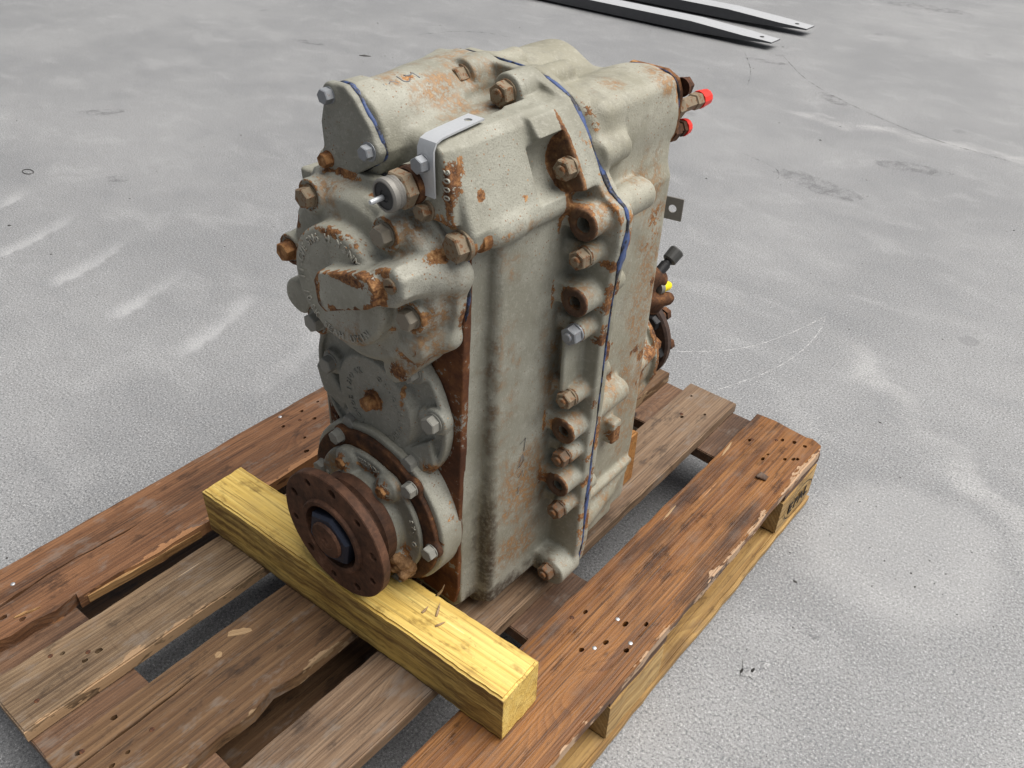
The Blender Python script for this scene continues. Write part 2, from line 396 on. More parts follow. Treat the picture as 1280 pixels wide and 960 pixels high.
_glyph = {}
def glyph(ch, size, depth):
    key = (ch, size, depth)
    if key not in _glyph:
        cu = bpy.data.curves.new('g', 'FONT'); cu.body = ch; cu.size = size; cu.extrude = depth; cu.align_x = 'CENTER'; cu.resolution_u = 2
        cu.offset = size * 0.012
        o = bpy.data.objects.new('g', cu); C.objects.link(o); dg = bpy.context.evaluated_depsgraph_get(); dg.update()
        me = bpy.data.meshes.new_from_object(o.evaluated_get(dg)); bpy.data.objects.remove(o); _glyph[key] = me
    return _glyph[key]
def text_mesh(items, depth=0.0012):
    """items: (char, size, 4x4 matrix) joined into one raised inscription"""
    bm = bmesh.new()
    for ch, size, M in items:
        me = glyph(ch, size, depth).copy(); me.transform(M); bm.from_mesh(me)
    return bm_mesh(bm, 'lettering')
def arc_text(s, size, u, z, r, a0, a1, v, inward=False):
    out = []; n = len(s)
    for i, ch in enumerate(s):
        if ch == ' ': continue
        th = radians(a0 + (a1 - a0) * i / max(1, n - 1))
        X, Y = (sin(th), -cos(th)), (cos(th), sin(th))
        if inward: X, Y = (-X[0], -X[1]), (-Y[0], -Y[1])
        M = Matrix(((X[0], Y[0], 0, u + r * cos(th)), (0, 0, -1, v), (X[1], Y[1], 0, z + r * sin(th)), (0, 0, 0, 1)))
        out.append((ch, size, M))
    return out

# ------------------------------------------------------------------ the concrete yard
def mat_concrete():
    t = NT('concrete'); P = t.obj(); X = t.sep(P)
    big = t.noise(P, 1.3, 4, 0.6); med = t.noise(t.map(P, (1, 1.7, 1), rot=(0, 0, 0.5)), 4.6, 4, 0.62, 0.5); sml = t.noise(P, 30, 4, 0.7)
    g1 = t.noise(P, 240, 2, 0.75); g2 = t.noise(P, 640, 1, 0.7)
    col = t.mix(t.rng(big, 0.36, 0.64), (0.188, 0.191, 0.195), (0.242, 0.244, 0.246))
    col = t.mix(t.rng(med, 0.50, 0.70, 0.0, 0.36), col, (0.33, 0.332, 0.333))
    col = t.mix(t.rng(med, 0.46, 0.30, 0.0, 0.34), col, (0.150, 0.155, 0.162))
    col = t.mix(t.rng(sml, 0.46, 0.64, 0.0, 0.30), col, (0.19, 0.188, 0.186))
    grain = t.math('ADD', t.math('MULTIPLY', g1, 0.55), t.math('MULTIPLY', g2, 0.55))
    col = t.mix(t.rng(grain, 0.54, 0.42, 0.0, 0.82), col, (0.080, 0.085, 0.092))
    col = t.mix(t.rng(grain, 0.60, 0.72, 0.0, 0.62), col, (0.54, 0.54, 0.55))
    col = t.mix(t.rng(g1, 0.47, 0.36, 0.0, 0.55), col, (0.070, 0.073, 0.078))
    col = t.mix(t.rng(g1, 0.60, 0.70, 0.0, 0.34), col, (0.53, 0.53, 0.53))
    soft = t.math('MULTIPLY', t.math('SUBTRACT', t.math('ADD', t.math('MULTIPLY', sml, 0.6), t.math('MULTIPLY', g1, 0.4)), 0.5), 0.10)
    def frame(ax, ay, ang):
        cx, sx = cos(ang), sin(ang); dx = t.math('SUBTRACT', X[0], ax); dy = t.math('SUBTRACT', X[1], ay)
        return t.math('ADD', t.math('MULTIPLY', dx, cx), t.math('MULTIPLY', dy, sx)), t.math('ADD', t.math('MULTIPLY', dx, -sx), t.math('MULTIPLY', dy, cx))
    # pale dusty tyre prints with a toothed edge
    def band(ax, ay, ang, w, L, teeth, amt, col):
        s_, q_ = frame(ax, ay, ang)
        saw = t.math('MULTIPLY', t.math('PINGPONG', t.math('ADD', t.math('MULTIPLY', s_, teeth), t.math('MULTIPLY', soft, 6.0)), 1.0), w * 0.6)
        q_ = t.math('ADD', q_, soft)
        m = t.math('MULTIPLY', t.math('MULTIPLY', t.rng(t.math('SUBTRACT', q_, saw), -w * 0.75, -w * 0.1), t.rng(t.math('SUBTRACT', q_, saw), w * 0.55, w * 0.35)), t.math('MULTIPLY', t.rng(s_, 0.0, 0.12), t.rng(s_, L, L - 0.3)))
        m = t.math('MULTIPLY', t.math('MULTIPLY', m, t.rng(med, 0.36, 0.62, 0.1, 1.0)), t.rng(grain, 0.45, 0.60, 0.4, 1.0))
        return t.mix(t.math('MULTIPLY', m, amt), col, (0.50, 0.497, 0.488))
    col = band(0.57, 1.80, radians(-38), 0.075, 1.1, 10.5, 0.24, col)
    col = band(-0.25, 3.25, radians(9), 0.10, 1.9, 7.0, 0.36, col)
    # swept crescents left of the pallet, one every quarter metre
    s_, q_ = frame(-1.25, 0.62, radians(5))
    cres = t.math('FRACT', t.math('MULTIPLY', t.math('ADD', s_, t.math('ADD', t.math('MULTIPLY', t.math('MULTIPLY', q_, q_), 0.9), soft)), 3.9))
    m = t.math('MULTIPLY', t.math('MULTIPLY', t.rng(cres, 0.70, 0.93), t.rng(cres, 1.0, 0.96)), t.math('MULTIPLY', t.math('MULTIPLY', t.rng(q_, -0.02, 0.05), t.rng(q_, 0.32, 0.20)), t.rng(s_, 1.20, 1.10)))
    col = t.mix(t.math('MULTIPLY', t.math('MULTIPLY', m, t.rng(big, 0.42, 0.56, 0.2, 1.0)), 0.30), col, (0.52, 0.522, 0.525))
    # dried pale puddle right of the pallet
    dx = t.math('MULTIPLY', t.math('SUBTRACT', X[0], 0.98), 5.2); dy = t.math('MULTIPLY', t.math('SUBTRACT', X[1], 1.19), 4.6)
    rr = t.math('ADD', t.math('SQRT', t.math('ADD', t.math('MULTIPLY', dx, dx), t.math('MULTIPLY', dy, dy))), t.math('MULTIPLY', t.math('SUBTRACT', med, 0.5), 0.9))
    col = t.mix(t.math('MULTIPLY', t.rng(rr, 1.0, 0.72), 0.14), col, (0.52, 0.518, 0.51))
    dr = t.math('MULTIPLY', t.rng(t.voro(P, 3.1), 0.085, 0.07), t.rng(med, 0.5, 0.54))
    col = t.mix(t.math('MULTIPLY', dr, 0.45), col, (0.12, 0.12, 0.125))
    return t.done(col, 0.58, 0.0, t.bump(grain, 0.55, 0.0022), 0.6)
M_conc = mat_concrete()
me = bpy.data.meshes.new('ground'); S_ = 60
me.from_pydata([(-S_, -S_, 0), (S_, -S_, 0), (S_, S_, 0), (-S_, S_, 0)], [], [(0, 1, 2, 3)])
ground = link('ground', me, M_conc); ground['kind'] = 'structure'

def mat_alpha(name, col, lo, hi, scale=60, maxa=0.8):
    t = NT(name); n = t.noise(t.obj(), scale, 4, 0.75); t.l.new(t.rng(n, lo, hi, 0.0, maxa), t.b.inputs['Alpha'])
    return t.done(col, 0.9, 0, None, 0.1)
M_scratch = mat_alpha('scratch', (0.72, 0.72, 0.71), 0.38, 0.62, 160, 0.50)
def ribbon(pts, w, z=0.0007, taper=True):
    P = [Vector((a, b, 0)) for a, b in pts]; n = 10; Q = []
    for i in range(len(P) - 1):                      # Catmull-Rom
        p0, p1, p2, p3 = P[max(0, i - 1)], P[i], P[i + 1], P[min(len(P) - 1, i + 2)]
        for k in range(n):
            s = k / n; Q.append(0.5 * (2 * p1 + (p2 - p0) * s + (2 * p0 - 5 * p1 + 4 * p2 - p3) * s * s + (3 * p1 - p0 - 3 * p2 + p3) * s ** 3))
    Q.append(P[-1]); V, F = [], []
    for i, q in enumerate(Q):
        d = (Q[min(i + 1, len(Q) - 1)] - Q[max(0, i - 1)]).normalized(); nn = Vector((-d.y, d.x, 0))
        ww = w * (0.6 + 0.4 * sin(i * 1.7)) * (0.35 if taper and (i < 2 or i > len(Q) - 3) else 1)
        V += [q + nn * ww / 2 + Vector((0, 0, z)), q - nn * ww / 2 + Vector((0, 0, z))]
        if i: F.append((2 * i - 2, 2 * i - 1, 2 * i + 1, 2 * i))
    m = bpy.data.meshes.new('ribbon'); m.from_pydata(V, [], F); return m
for pts, w in (([(0.544, 1.877), (0.509, 1.728), (0.457, 1.599), (0.365, 1.493), (0.25, 1.41)], 0.0045), ([(0.544, 1.877), (0.562, 1.786), (0.566, 1.675), (0.546, 1.546), (0.490, 1.395)], 0.0036)):
    link('scratch_mark', ribbon(pts, w), M_scratch, ground)
M_crack = mat_alpha('crack', (0.05, 0.05, 0.052), 0.42, 0.62, 40, 0.75)
for pts, w in (([(-0.62, 4.05), (-0.35, 3.75), (-0.05, 3.55), (0.30, 3.40), (0.62, 3.36)], 0.006), ([(-0.80, 4.00), (-0.62, 3.72), (-0.52, 3.50)], 0.005),
               ([(-2.1, 3.05), (-2.02, 3.22), (-1.9, 3.32), (-1.75, 3.35)], 0.006), ([(-0.15, 2.75), (0.0, 2.70), (0.05, 2.62)], 0.004)):
    link('hairline_crack', ribbon(pts, w), M_crack, ground)
M_stain = mat_alpha('stain', (0.10, 0.10, 0.108), 0.40, 0.66, 22, 0.26)
def stain(x, y, r, sx, sy, rz, seed):
    rr = random.Random(seed); n = 22; V = [(0, 0, .0009)] + [(r * sx * (0.8 + .35 * rr.random()) * cos(2 * pi * k / n), r * sy * (0.8 + .35 * rr.random()) * sin(2 * pi * k / n), .0009) for k in range(n)]
    m = bpy.data.meshes.new('stain'); m.from_pydata(V, [], [(0, 1 + k, 1 + (k + 1) % n) for k in range(n)]); o = link('stain', m, M_stain, ground, (x, y, 0)); o.rotation_euler = (0, 0, rz)
for k, (x, y, r, sx, sy, rz) in enumerate(((-1.516, 1.116, .035, 1.2, .7, .5), (-.169, 3.58, .07, 1.5, .6, -.5), (.938, .914, .012, 1.1, .8, .3), (.931, .925, .006, 1, .7, .2), (-.46, 5.64, .16, 1.6, .5, .1), (-.628, 3.90, .06, 1.8, .5, .2), (-2.13, 1.41, .06, 1.5, .6, .9),
                                          (.164, 2.67, .09, 1.8, .7, -.2), (.354, 3.045, .08, 1.7, .6, .3), (-1.2, 2.2, .07, 1.6, .7, .6), (-2.36, 2.58, .05, 1.9, .5, .2), (1.25, 1.9, .08, 1.3, .8, .2), (-.9, .15, .05, 1.2, .9, .1))): stain(x, y, r, sx, sy, rz, 60 + k)
# spalled patch in the concrete
def blob(pts_r, n=18, rz=0.0, z=0.001, h=0.0015, sx=1, sy=1, seed=0):
    rr = random.Random(seed); a = [(pts_r * (0.72 + 0.45 * rr.random()) * cos(2 * pi * i / n) * sx, pts_r * (0.72 + 0.45 * rr.random()) * sin(2 * pi * i / n) * sy) for i in range(n)]
    return prism_mesh(a, 0, h, h * 0.45, 1)
o = link('mortar_patch', blob(0.016, seed=2, sx=1.0, sy=1.35, h=0.0012), M_conc, ground, (0.893, 0.788, 0.0))
o = link('mortar_patch', blob(0.011, seed=5, sx=1.0, sy=1.3, h=0.0010), M_conc, ground, (0.905, 0.815, 0.0))
M_dark = mat_plain('dark_hole', (0.018, 0.017, 0.016), 0.9, 0.2)
for x, y, r, sd_ in ((0.8965, 0.788, 0.0042, 3), (0.884, 0.776, 0.0035, 4)):
    link('pit', blob(r, 9, seed=sd_, sx=0.6, sy=1.5, h=0.0022), M_dark, ground, (x, y, 0))

# ------------------------------------------------------------------ pallet
pallet = empty('euro_pallet', (0.4, 0.6, 0.0))
tag(pallet, 'weathered brown wooden pallet with broken left board, lying on the concrete', 'pallet')
W1 = mat_wood('wood_orange_brown', (0.262, 0.112, 0.029), (0.148, 0.055, 0.013), (0.037, 0.014, 0.006), 1.3, 0.18, 24, (1, 0.0645, 0.01, (0.50, 0.33, 0.20)), 0.80, 0.46)
W2 = mat_wood('wood_grey_brown', (0.231, 0.154, 0.095), (0.143, 0.087, 0.050), (0.048, 0.026, 0.015), 4.7, 0.5, 30, None, 0.5)
W3 = mat_wood('wood_dark_brown', (0.168, 0.096, 0.045), (0.099, 0.050, 0.021), (0.032, 0.015, 0.007), 8.9, 0.45, 22, (1, 0.066, 0.01, (0.30, 0.20, 0.11)), 0.55)
W4 = mat_wood('wood_tan_grey', (0.281, 0.196, 0.115), (0.192, 0.124, 0.068), (0.067, 0.036, 0.018), 2.2, 0.42, 26, (1, 0.044, 0.01, (0.42, 0.27, 0.15)), 0.42)
W5 = mat_wood('wood_red_brown', (0.215, 0.100, 0.044), (0.128, 0.055, 0.023), (0.036, 0.015, 0.007), 6.1, 0.42, 28, (1, 0.060, 0.01, (0.42, 0.205, 0.090)), 0.5)
WS = mat_wood('wood_stringer', (0.158, 0.086, 0.046), (0.102, 0.051, 0.026), (0.040, 0.018, 0.010), 3.3, 0.35, 30, None, 0.55)
WB = mat_wood('wood_block', (0.53, 0.36, 0.150), (0.41, 0.255, 0.090), (0.20, 0.105, 0.034), 5.5, 0.10, 20, None, 0.30)
WBB = mat_wood('wood_base_board', (0.46, 0.295, 0.106), (0.33, 0.190, 0.060), (0.14, 0.070, 0.024), 7.7, 0.22, 18, None, 0.55)
M_nail = mat_metal('nail_head', (0.55, 0.56, 0.58), 0.38, 0.85, 0.12, 300)
M_nailr = mat_rust('nail_rusty', RUSTDARK, 300)
M_fresh = mat_wood('wood_fresh_split', (0.40, 0.235, 0.095), (0.29, 0.145, 0.050), (0.14, 0.06, 0.02), 1.9, 0.05, 40, None, 0.2)

def jag(pts, step=0.025, amp=0.0007, seed=0):
    """outline resampled and roughened"""
    r = random.Random(seed); out = []
    for i, a in enumerate(pts):
        b = pts[(i + 1) % len(pts)]; L = math.hypot(b[0] - a[0], b[1] - a[1]); n = max(1, int(L / step)); nx, ny = -(b[1] - a[1]) / L, (b[0] - a[0]) / L
        w1, w2 = r.uniform(0, 6), r.uniform(0, 6)
        for k in range(n):
            s = k / n; j = 0 if k == 0 else amp * (r.uniform(-1, 1) + 0.8 * sin(s * 9 + w1) + 0.6 * sin(s * 23 + w2))
            out.append((a[0] + (b[0] - a[0]) * s + nx * j, a[1] + (b[1] - a[1]) * s + ny * j))
    return out
def board(name, pts, z0, z1, mat, holes=(), nails=(), seed=0, bevel=0.0022, parent=pallet, amp=0.0007, tilt=0.0):
    cx = (min(p[0] for p in pts) + max(p[0] for p in pts)) / 2; cy = (min(p[1] for p in pts) + max(p[1] for p in pts)) / 2
    q = jag([(x - cx, y - cy) for x, y in pts], 0.022, amp, seed)
    me = prism_mesh(q, 0.0, z1 - z0, bevel, 2)
    if holes:
        r = random.Random(seed + 50); cut = []
        for hx, hy in holes:
            a = r.uniform(0, 3); rr = 0.0033 * r.uniform(0.75, 1.25); n = 9
            pp = [(hx - cx + rr * r.uniform(0.75, 1.2) * cos(2 * pi * k / n), hy - cy + rr * 1.35 * r.uniform(0.75, 1.25) * sin(2 * pi * k / n)) for k in range(n)]
            cut.append(prism_mesh(pp, (z1 - z0) - 0.011, (z1 - z0) + 0.01))
        me = boolean_cut(me, cut)
    o = link(name, me, mat, parent, (cx - 0.4, cy - 0.6, z0), auto=40)
    o.rotation_euler = (0, tilt, 0)
    for hx, hy, k in nails:
        m = lathe_mesh([(0.0034, -0.004), (0.0034, 0.0007), (0.0027, 0.0014), (0.0, 0.0015)], 12)
        link('nail', m, M_nail if k else M_nailr, o, (hx - cx, hy - cy, z1 - z0 - 0.0006), smooth=True)
    return o
def rect(u0, u1, v0, v1): return [(u0, v0), (u1, v0), (u1, v1), (u0, v1)]
ZT0, ZT1 = 0.122, 0.144
# top boards, right to left
board('top_board', [(0.664, 0.0), (0.8, 0.0), (0.8, 1.175), (0.795, 1.192), (0.776, 1.2), (0.765, 1.196), (0.70, 1.203), (0.664, 1.2)], ZT0, ZT1, W1,
      [(.6957, .6062), (.7508, .6265), (.7731, .646), (.7475, .5821), (.7295, .5505), (.7766, .590), (.691, 1.1165), (.7358, 1.1566), (.7552, 1.165), (.7742, 1.1671), (.7344, 1.1021), (.7329, 1.0855), (.7627, 1.1101), (.7797, 1.1253), (.774, 1.1205)],
      [(.687, .5854, 0), (.7375, .626, 1), (.7412, .5643, 1), (.7742, .6036, 1), (.694, 1.121, 0), (.728, 1.149, 0)], 1, 0.003, amp=0.0011)
board('top_board', rect(.5202, .6202, 0, 1.2), ZT0, ZT1, W2, [(.5435, 1.1615), (.5634, 1.0925), (.5923, 1.1282), (.553, .09), (.585, .05)], [(.559, 1.100, 0), (.56, .05, 1)], 2)
board('top_board', [(.335, 0), (.3738, 0), (.3737, .03), (.3722, .12), (.3728, .205), (.3752, .12), (.3762, .03), (.3766, 0), (.4715, 0), (.471, .10), (.468, .155), (.471, .20), (.462, .235), (.4705, .27), (.4715, 1.2), (.335, 1.2)], ZT0, ZT1, W3,
      [(.3589, .0294), (.3479, .0822), (.4026, .0686), (.4042, .047)], [(.3605, .033, 0), (.3977, .1037, 0), (.43, .04, 1)], 3)
board('top_board', rect(.1806, .284, -0.001, 1.2), ZT0, ZT1, W4, [(.2089, .0869), (.2406, .1215), (.2418, .1006), (.21, 1.14), (.25, 1.10)], [(.2007, .0747, 0), (.2319, .1104, 0), (.2528, .0308, 0)], 4)
board('top_board', [(0, 0), (.0675, 0), (.067, .07), (.060, .14), (.0635, .23), (.0700, .31), (.0665, .23), (.0632, .14), (.0712, .07), (.0725, 0), (.112, 0), (.1294, .055), (.127, .085), (.1335, .1166), (.126, .15),
                    (.1353, .148), (.1356, .212), (.1405, .235), (.144, .272), (.143, .357), (.146, .5), (.145, 1.2), (0, 1.2)], ZT0, ZT1, W5,
      [(.0913, .063), (.1137, .079), (.0397, .5836), (.029, .6338), (.063, .6357), (.0931, .5892), (.1242, .5675), (.028, .6722), (.05, 1.13), (.09, 1.15)], [(.0419, .0994, 1), (.0131, .5971, 1), (.0474, .6153, 0)], 5, 0.003, amp=0.0012)
# stringer boards under them
for k, (v0, v1) in enumerate(((0.002, .143), (.5285, .6715), (1.057, 1.197))):
    b = board('stringer_board', rect(0.004, .7965, v0, v1), .1, .1219, WS, seed=10 + k, bevel=0.0015)
# blocks
for i, (u0, u1) in enumerate(((0.003, .1), (.3275, .4725), (.70, .797))):
    for j, (v0, v1) in enumerate(((0.004, .145), (.53, .668), (1.055, 1.1955))):
        o = board('block', rect(u0, u1, v0, v1), .022, .0999, WB if i == 2 else W3, seed=20 + 3 * i + j, bevel=0.0035, amp=0.0009)
        if i == 2 and j == 2: epal_block = o
# base boards
for k, (u0, u1) in enumerate(((0, .1), (.3275, .4725), (.6985, .80))):
    board('base_board', rect(u0, u1, 0.001, 1.1985), 0.0, .0219, WBB if k == 2 else W3, seed=30 + k, bevel=0.006, amp=0.001)
# burned-in EPAL oval on the side of the far block
M_brand = mat_plain('branded_black', (0.028, 0.020, 0.013), 0.9, 0.3)
bl = epal_block.location; bo = Vector((0.797 - 0.4 - bl.x, 1.128 - 0.6 - bl.y, 0.060 - bl.z))
items = []
for i, ch in enumerate('EPAL'):
    M = Matrix(((0, 0, 1, bo.x + 0.0026), (1, 0, 0, bo.y + (i - 1.5) * 0.0215), (0, 1, 0, bo.z - 0.0115), (0, 0, 0, 1)))
    items.append((ch, 0.033, M))
link('stamped_letters', text_mesh(items, 0.0006), M_brand, epal_block)
V, F = [], []
for k in range(64):
    th = 2 * pi * k / 64
    for s_ in (0, 1):
        a, b = (0.0560, 0.0305) if s_ else (0.0535, 0.0280)
        V.append((bo.x + 0.0030, bo.y + a * cos(th), bo.z + b * sin(th)))
    F.append((2 * k, 2 * ((k + 1) % 64), 2 * ((k + 1) % 64) + 1, 2 * k + 1))
me = bpy.data.meshes.new('oval'); me.from_pydata(V, [], F); link('stamped_oval', me, M_brand, epal_block)
# loose splinters torn from the left board
tb5 = [o for o in pallet.children if o.name.startswith('top_board')][-1]
def splinter(p0, p1, w, h, seed, z):
    r = random.Random(seed); a = Vector(p0); b = Vector(p1); d = b - a; n = Vector((-d.y, d.x)).normalized(); L = d.length
    pts = []
    m = 9
    for k in range(m + 1): s = k / m; pts.append(a + d * s + n * w * (0.15 + sin(pi * min(1, s * 1.1 + 0.05)) * r.uniform(0.5, 1.0)))
    for k in range(m, -1, -1): s = k / m; pts.append(a + d * s - n * w * (0.1 + 0.3 * r.random()) * sin(pi * s))
    cx, cy = a.x, a.y
    me = prism_mesh([(p.x - cx, p.y - cy) for p in pts], 0, h, h * 0.3, 1)
    return link('splinter', me, M_fresh, tb5, (cx - 0.4 - tb5.location.x, cy - 0.6 - tb5.location.y, z - ZT0))
splinter((.117, .012), (.128, .14), .007, .012, 1, .126)
splinter((.137, .16), (.1465, .34), .005, .014, 2, .124)
splinter((.105, .072), (.113, .105), .004, .004, 3, .1425)

# ------------------------------------------------------------------ yellow beam under the front flange, wood packer at the back
WY = mat_wood('wood_yellow', (0.770, 0.575, 0.180), (0.655, 0.450, 0.110), (0.370, 0.205, 0.042), 9.4, 0.10, 20, None, 0.22, 0.62)
def mat_beam():
    m = WY.copy(); m.name = 'wood_yellow_beam'; nt = m.node_tree; b = nt.nodes['Principled BSDF']
    t = NT.__new__(NT); t.m = m; t.t = nt; t.n = nt.nodes; t.l = nt.links; t.b = b; t.tc = [n for n in nt.nodes if n.type == 'TEX_COORD'][0]
    src = b.inputs['Base Color'].links[0].from_socket; X = t.sep(t.obj())
    # dirt ground into the sawn front side and the crushed end
    f = t.rng(X[0], 0.0335, 0.0357); n1 = t.noise(t.map(t.obj(), (30, 5, 60)), 1.0, 5, 0.7); n2 = t.noise(t.map(t.obj(), (80, 18, 120)), 1.0, 4, 0.75)
    d = t.math('MULTIPLY', f, t.rng(t.math('ADD', t.math('MULTIPLY', n1, 0.6), t.math('MULTIPLY', n2, 0.4)), 0.40, 0.60, 0.12, 0.92))
    c = t.mix(d, src, (0.135, 0.072, 0.024))
    sp = t.math('MULTIPLY', t.rng(t.noise(t.obj(), 160, 4, 0.8), 0.60, 0.70), t.rng(t.noise(t.obj(), 16, 3), 0.50, 0.68))
    c = t.mix(t.math('MULTIPLY', sp, 0.75), c, (0.10, 0.055, 0.022))
    t.l.new(c, b.inputs['Base Color']); return m
M_beam = mat_beam()
BL = 0.572
me = prism_mesh(jag([(-.036, -BL / 2), (.036, -BL / 2), (.036, BL / 2), (-.036, BL / 2)], 0.010, 0.0005, 77), 0, 0.0845, 0.0032, 2)
beam = link('timber_beam', me, M_beam, None, (0.4475, 0.3985, 0.1442), auto=40)
beam.rotation_euler = (0, 0, radians(-90 + 2.6))
tag(beam, 'yellow square timber beam lying across the pallet under the rusty front flange', 'timber')
WO = mat_wood('wood_orange_packer', (0.36, 0.175, 0.050), (0.27, 0.115, 0.028), (0.12, 0.045, 0.012), 3.9, 0.05, 22, None, 0.25)
me = prism_mesh(jag([(-.04, -.17), (.04, -.17), (.04, .17), (-.04, .17)], 0.03, 0.001, 78), 0, 0.105, 0.003, 2)
packer = link('timber_packer', me, WO, None, (0.418, 0.846, 0.1442), auto=40); packer.rotation_euler = (0, 0, radians(-90))
tag(packer, 'orange brown wood packer under the rear of the gearbox, end grain showing', 'timber')

M_bare = mat_wood('wood_bare_patch', (0.42, 0.30, 0.175), (0.33, 0.215, 0.11), (0.18, 0.10, 0.05), 2.6, 0.05, 30, None, 0.2)
def sliver(p, d, L, w, parent, base, lift=0.5):
    d = Vector(d).normalized(); pts = [Vector(p) + d * L * s_ + Vector((0, 0, lift * L * s_ * s_)) for s_ in (0, .25, .5, .75, 1)]
    m = tube_mesh([q_ - Vector(base) for q_ in pts], [w, w * 1.2, w, w * .7, w * .15], 5); return m
for p, d, L, lf in (((.566, .437, .2285), (.25, .2, .1), .012, 1.6), ((.590, .412, .2290), (-.5, .9, 0), .020, .2), ((.600, .400, .2290), (.4, .9, 0), .014, .15), ((.572, .404, .2290), (.1, 1, 0), .011, .4)):
    m = sliver(p, d, L, .0017, beam, beam.location, lf); m.transform(Matrix.Rotation(radians(90 - 2.6), 4, 'Z')); link('splinter', m, M_bare, beam, smooth=True)
tb3 = [o for o in pallet.children if o.name.startswith('top_board')][2]; tb1 = [o for o in pallet.children if o.name.startswith('top_board')][0]
def on_board(o, name, me, u, v, z, rz, mat): 
    q_ = link(name, me, mat, o, (u - 0.4 - o.location.x, v - 0.6 - o.location.y, z - ZT0)); q_.rotation_euler = (0, 0, rz); return q_
on_board(tb3, 'bare_patch', blob(.0075, 16, seed=21, sx=.8, sy=2.6, h=.0006), .3560, .262, ZT1 - .0001, -.55, M_bare)
on_board(tb3, 'bare_patch', blob(.0048, 12, seed=22, sx=1, sy=1.3, h=.0006), .3660, .222, ZT1 - .0001, .2, M_bare)
on_board(tb1, 'bare_patch', blob(.0028, 20, seed=23, sx=.7, sy=9.5, h=.0004), .672, 1.068, ZT1 - .0001, 0.12, M_bare)
on_board(tb1, 'bare_patch', blob(.0024, 20, seed=24, sx=.7, sy=8.5, h=.0004), .680, .86, ZT1 - .0001, 0.05, M_bare)
chip = link('wood_chip', prism_mesh([(-.010, -.006), (.008, -.009), (.012, .002), (-.002, .008)], 0, .005, .0012, 1), WS, None, (.7525, 1.039, .1446)); chip.rotation_euler = (.12, .1, .4)
tag(chip, 'small brown wood chip lying near the far end of the right board', 'chip')

# ------------------------------------------------------------------ forklift forks in the background
M_fork = mat_metal('fork_pale_top', (0.44, 0.45, 0.465), 0.42, 0.20, 0.12, 14)
M_forkd = mat_plain('fork_dark_side', (0.085, 0.087, 0.092), 0.5, 0.3, 20)  # sides and underside darker than the blade top
def fork(tip_u, v0, v1, label):
    root = empty('forklift_fork', (tip_u - 1.2, (v0 + v1) / 2, 0)); w = (v1 - v0) / 2; L = 1.2
    # blade: side profile in (x, z), tapering to a thin tip
    prof = [(-1.6, 0.012), (L - 0.42, 0.012), (L, 0.030), (L, 0.038), (L - 0.45, 0.062), (-1.6, 0.062)]
    V, F = [], []
    def hw(x): return w if x < L - 0.05 else w * 0.80
    xs = [-1.6, -0.8, 0.0, L - 0.45, L - 0.30, L - 0.15, L - 0.05, L]
    def zb(x): return 0.012 if x < L - 0.42 else 0.012 + 0.020 * (x - (L - 0.42)) / 0.42
    def zt(x): return 0.062 if x < L - 0.45 else 0.062 - 0.024 * (x - (L - 0.45)) / 0.45
    for x in xs: h_ = hw(x); V += [(x, -h_, zb(x)), (x, h_, zb(x)), (x, h_, zt(x)), (x, -h_, zt(x))]
    side, top = [], []
    for i in range(len(xs) - 1):
        a, b = 4 * i, 4 * i + 4
        F += [(a + 1, a, b, b + 1), (a, a + 3, b + 3, b), (a + 2, a + 1, b + 1, b + 2)]; top.append((a + 3, a + 2, b + 2, b + 3))
    F.append((len(V) - 4, len(V) - 1, len(V) - 2, len(V) - 3))
    m = bpy.data.meshes.new('blade'); m.from_pydata(V, [], F + top); m.materials.append(M_forkd); m.materials.append(M_fork)
    for p in m.polygons[len(F):]: p.material_index = 1
    o = bpy.data.objects.new('blade', m); C.objects.link(o); o.parent = root
    hole = lathe_mesh([(0.011, 0), (0.011, 0.0012), (0.0, 0.0012)], 20)
    link('pin_hole', hole, M_dark, root, (L - 0.075, 0, zt(L - 0.075) + 0.0004))
    tag(root, label, 'fork', 'forklift forks on the ground'); return root
fork(-0.705, 4.075, 4.195, 'nearer of two grey steel forklift forks lying on the concrete')
fork(-0.695, 4.455, 4.575, 'farther of two grey steel forklift forks lying on the concrete')

# ------------------------------------------------------------------ grit and litter on the ground
def litter():
    V, F = [], []; r = random.Random(5)
    spots = [(0.95 + r.gauss(0, .10), 1.17 + r.gauss(0, .10), r.uniform(.0009, .0022)) for _ in range(34)]
    spots += [(r.uniform(-2.5, 1.5), r.uniform(0.1, 4.2), r.uniform(.0014, .0042)) for _ in range(150)]
    spots += [(r.uniform(0.84, 1.1), r.uniform(.5, 1.5), r.uniform(.0008, .0018)) for _ in range(24)]
    for x, y, s in spots:
        if -0.02 < x < 0.82 and -0.02 < y < 1.22: continue
        b = len(V); sx, sy, sz, a = s * r.uniform(.7, 1.8), s * r.uniform(.6, 1.1), s * r.uniform(.3, .7), r.uniform(0, 3)
        for dx, dy, dz in ((1, 0, .2), (0.2, 1, .25), (-1, .1, .2), (-.1, -1, .2), (0.1, 0.1, 1), (0, 0, 0)):
            V.append((x + dx * sx * cos(a) - dy * sy * sin(a), y + dx * sx * sin(a) + dy * sy * cos(a), dz * sz + 0.0002))
        F += [(b, b + 1, b + 4), (b + 1, b + 2, b + 4), (b + 2, b + 3, b + 4), (b + 3, b, b + 4)]
    m = bpy.data.meshes.new('grit'); m.from_pydata(V, [], F); return m
M_grit = mat_plain('grit', (0.045, 0.042, 0.040), 0.85, 0.4, 200)
o = link('grit', litter(), M_grit); o['kind'] = 'stuff'; o['label'] = 'small dark grit and crumbs scattered over the concrete'; o['category'] = 'grit'
ringp = [(0.024 * cos(a), 0.014 * sin(a), 0.0015) for a in np.linspace(0.3, 2 * pi, 22)]
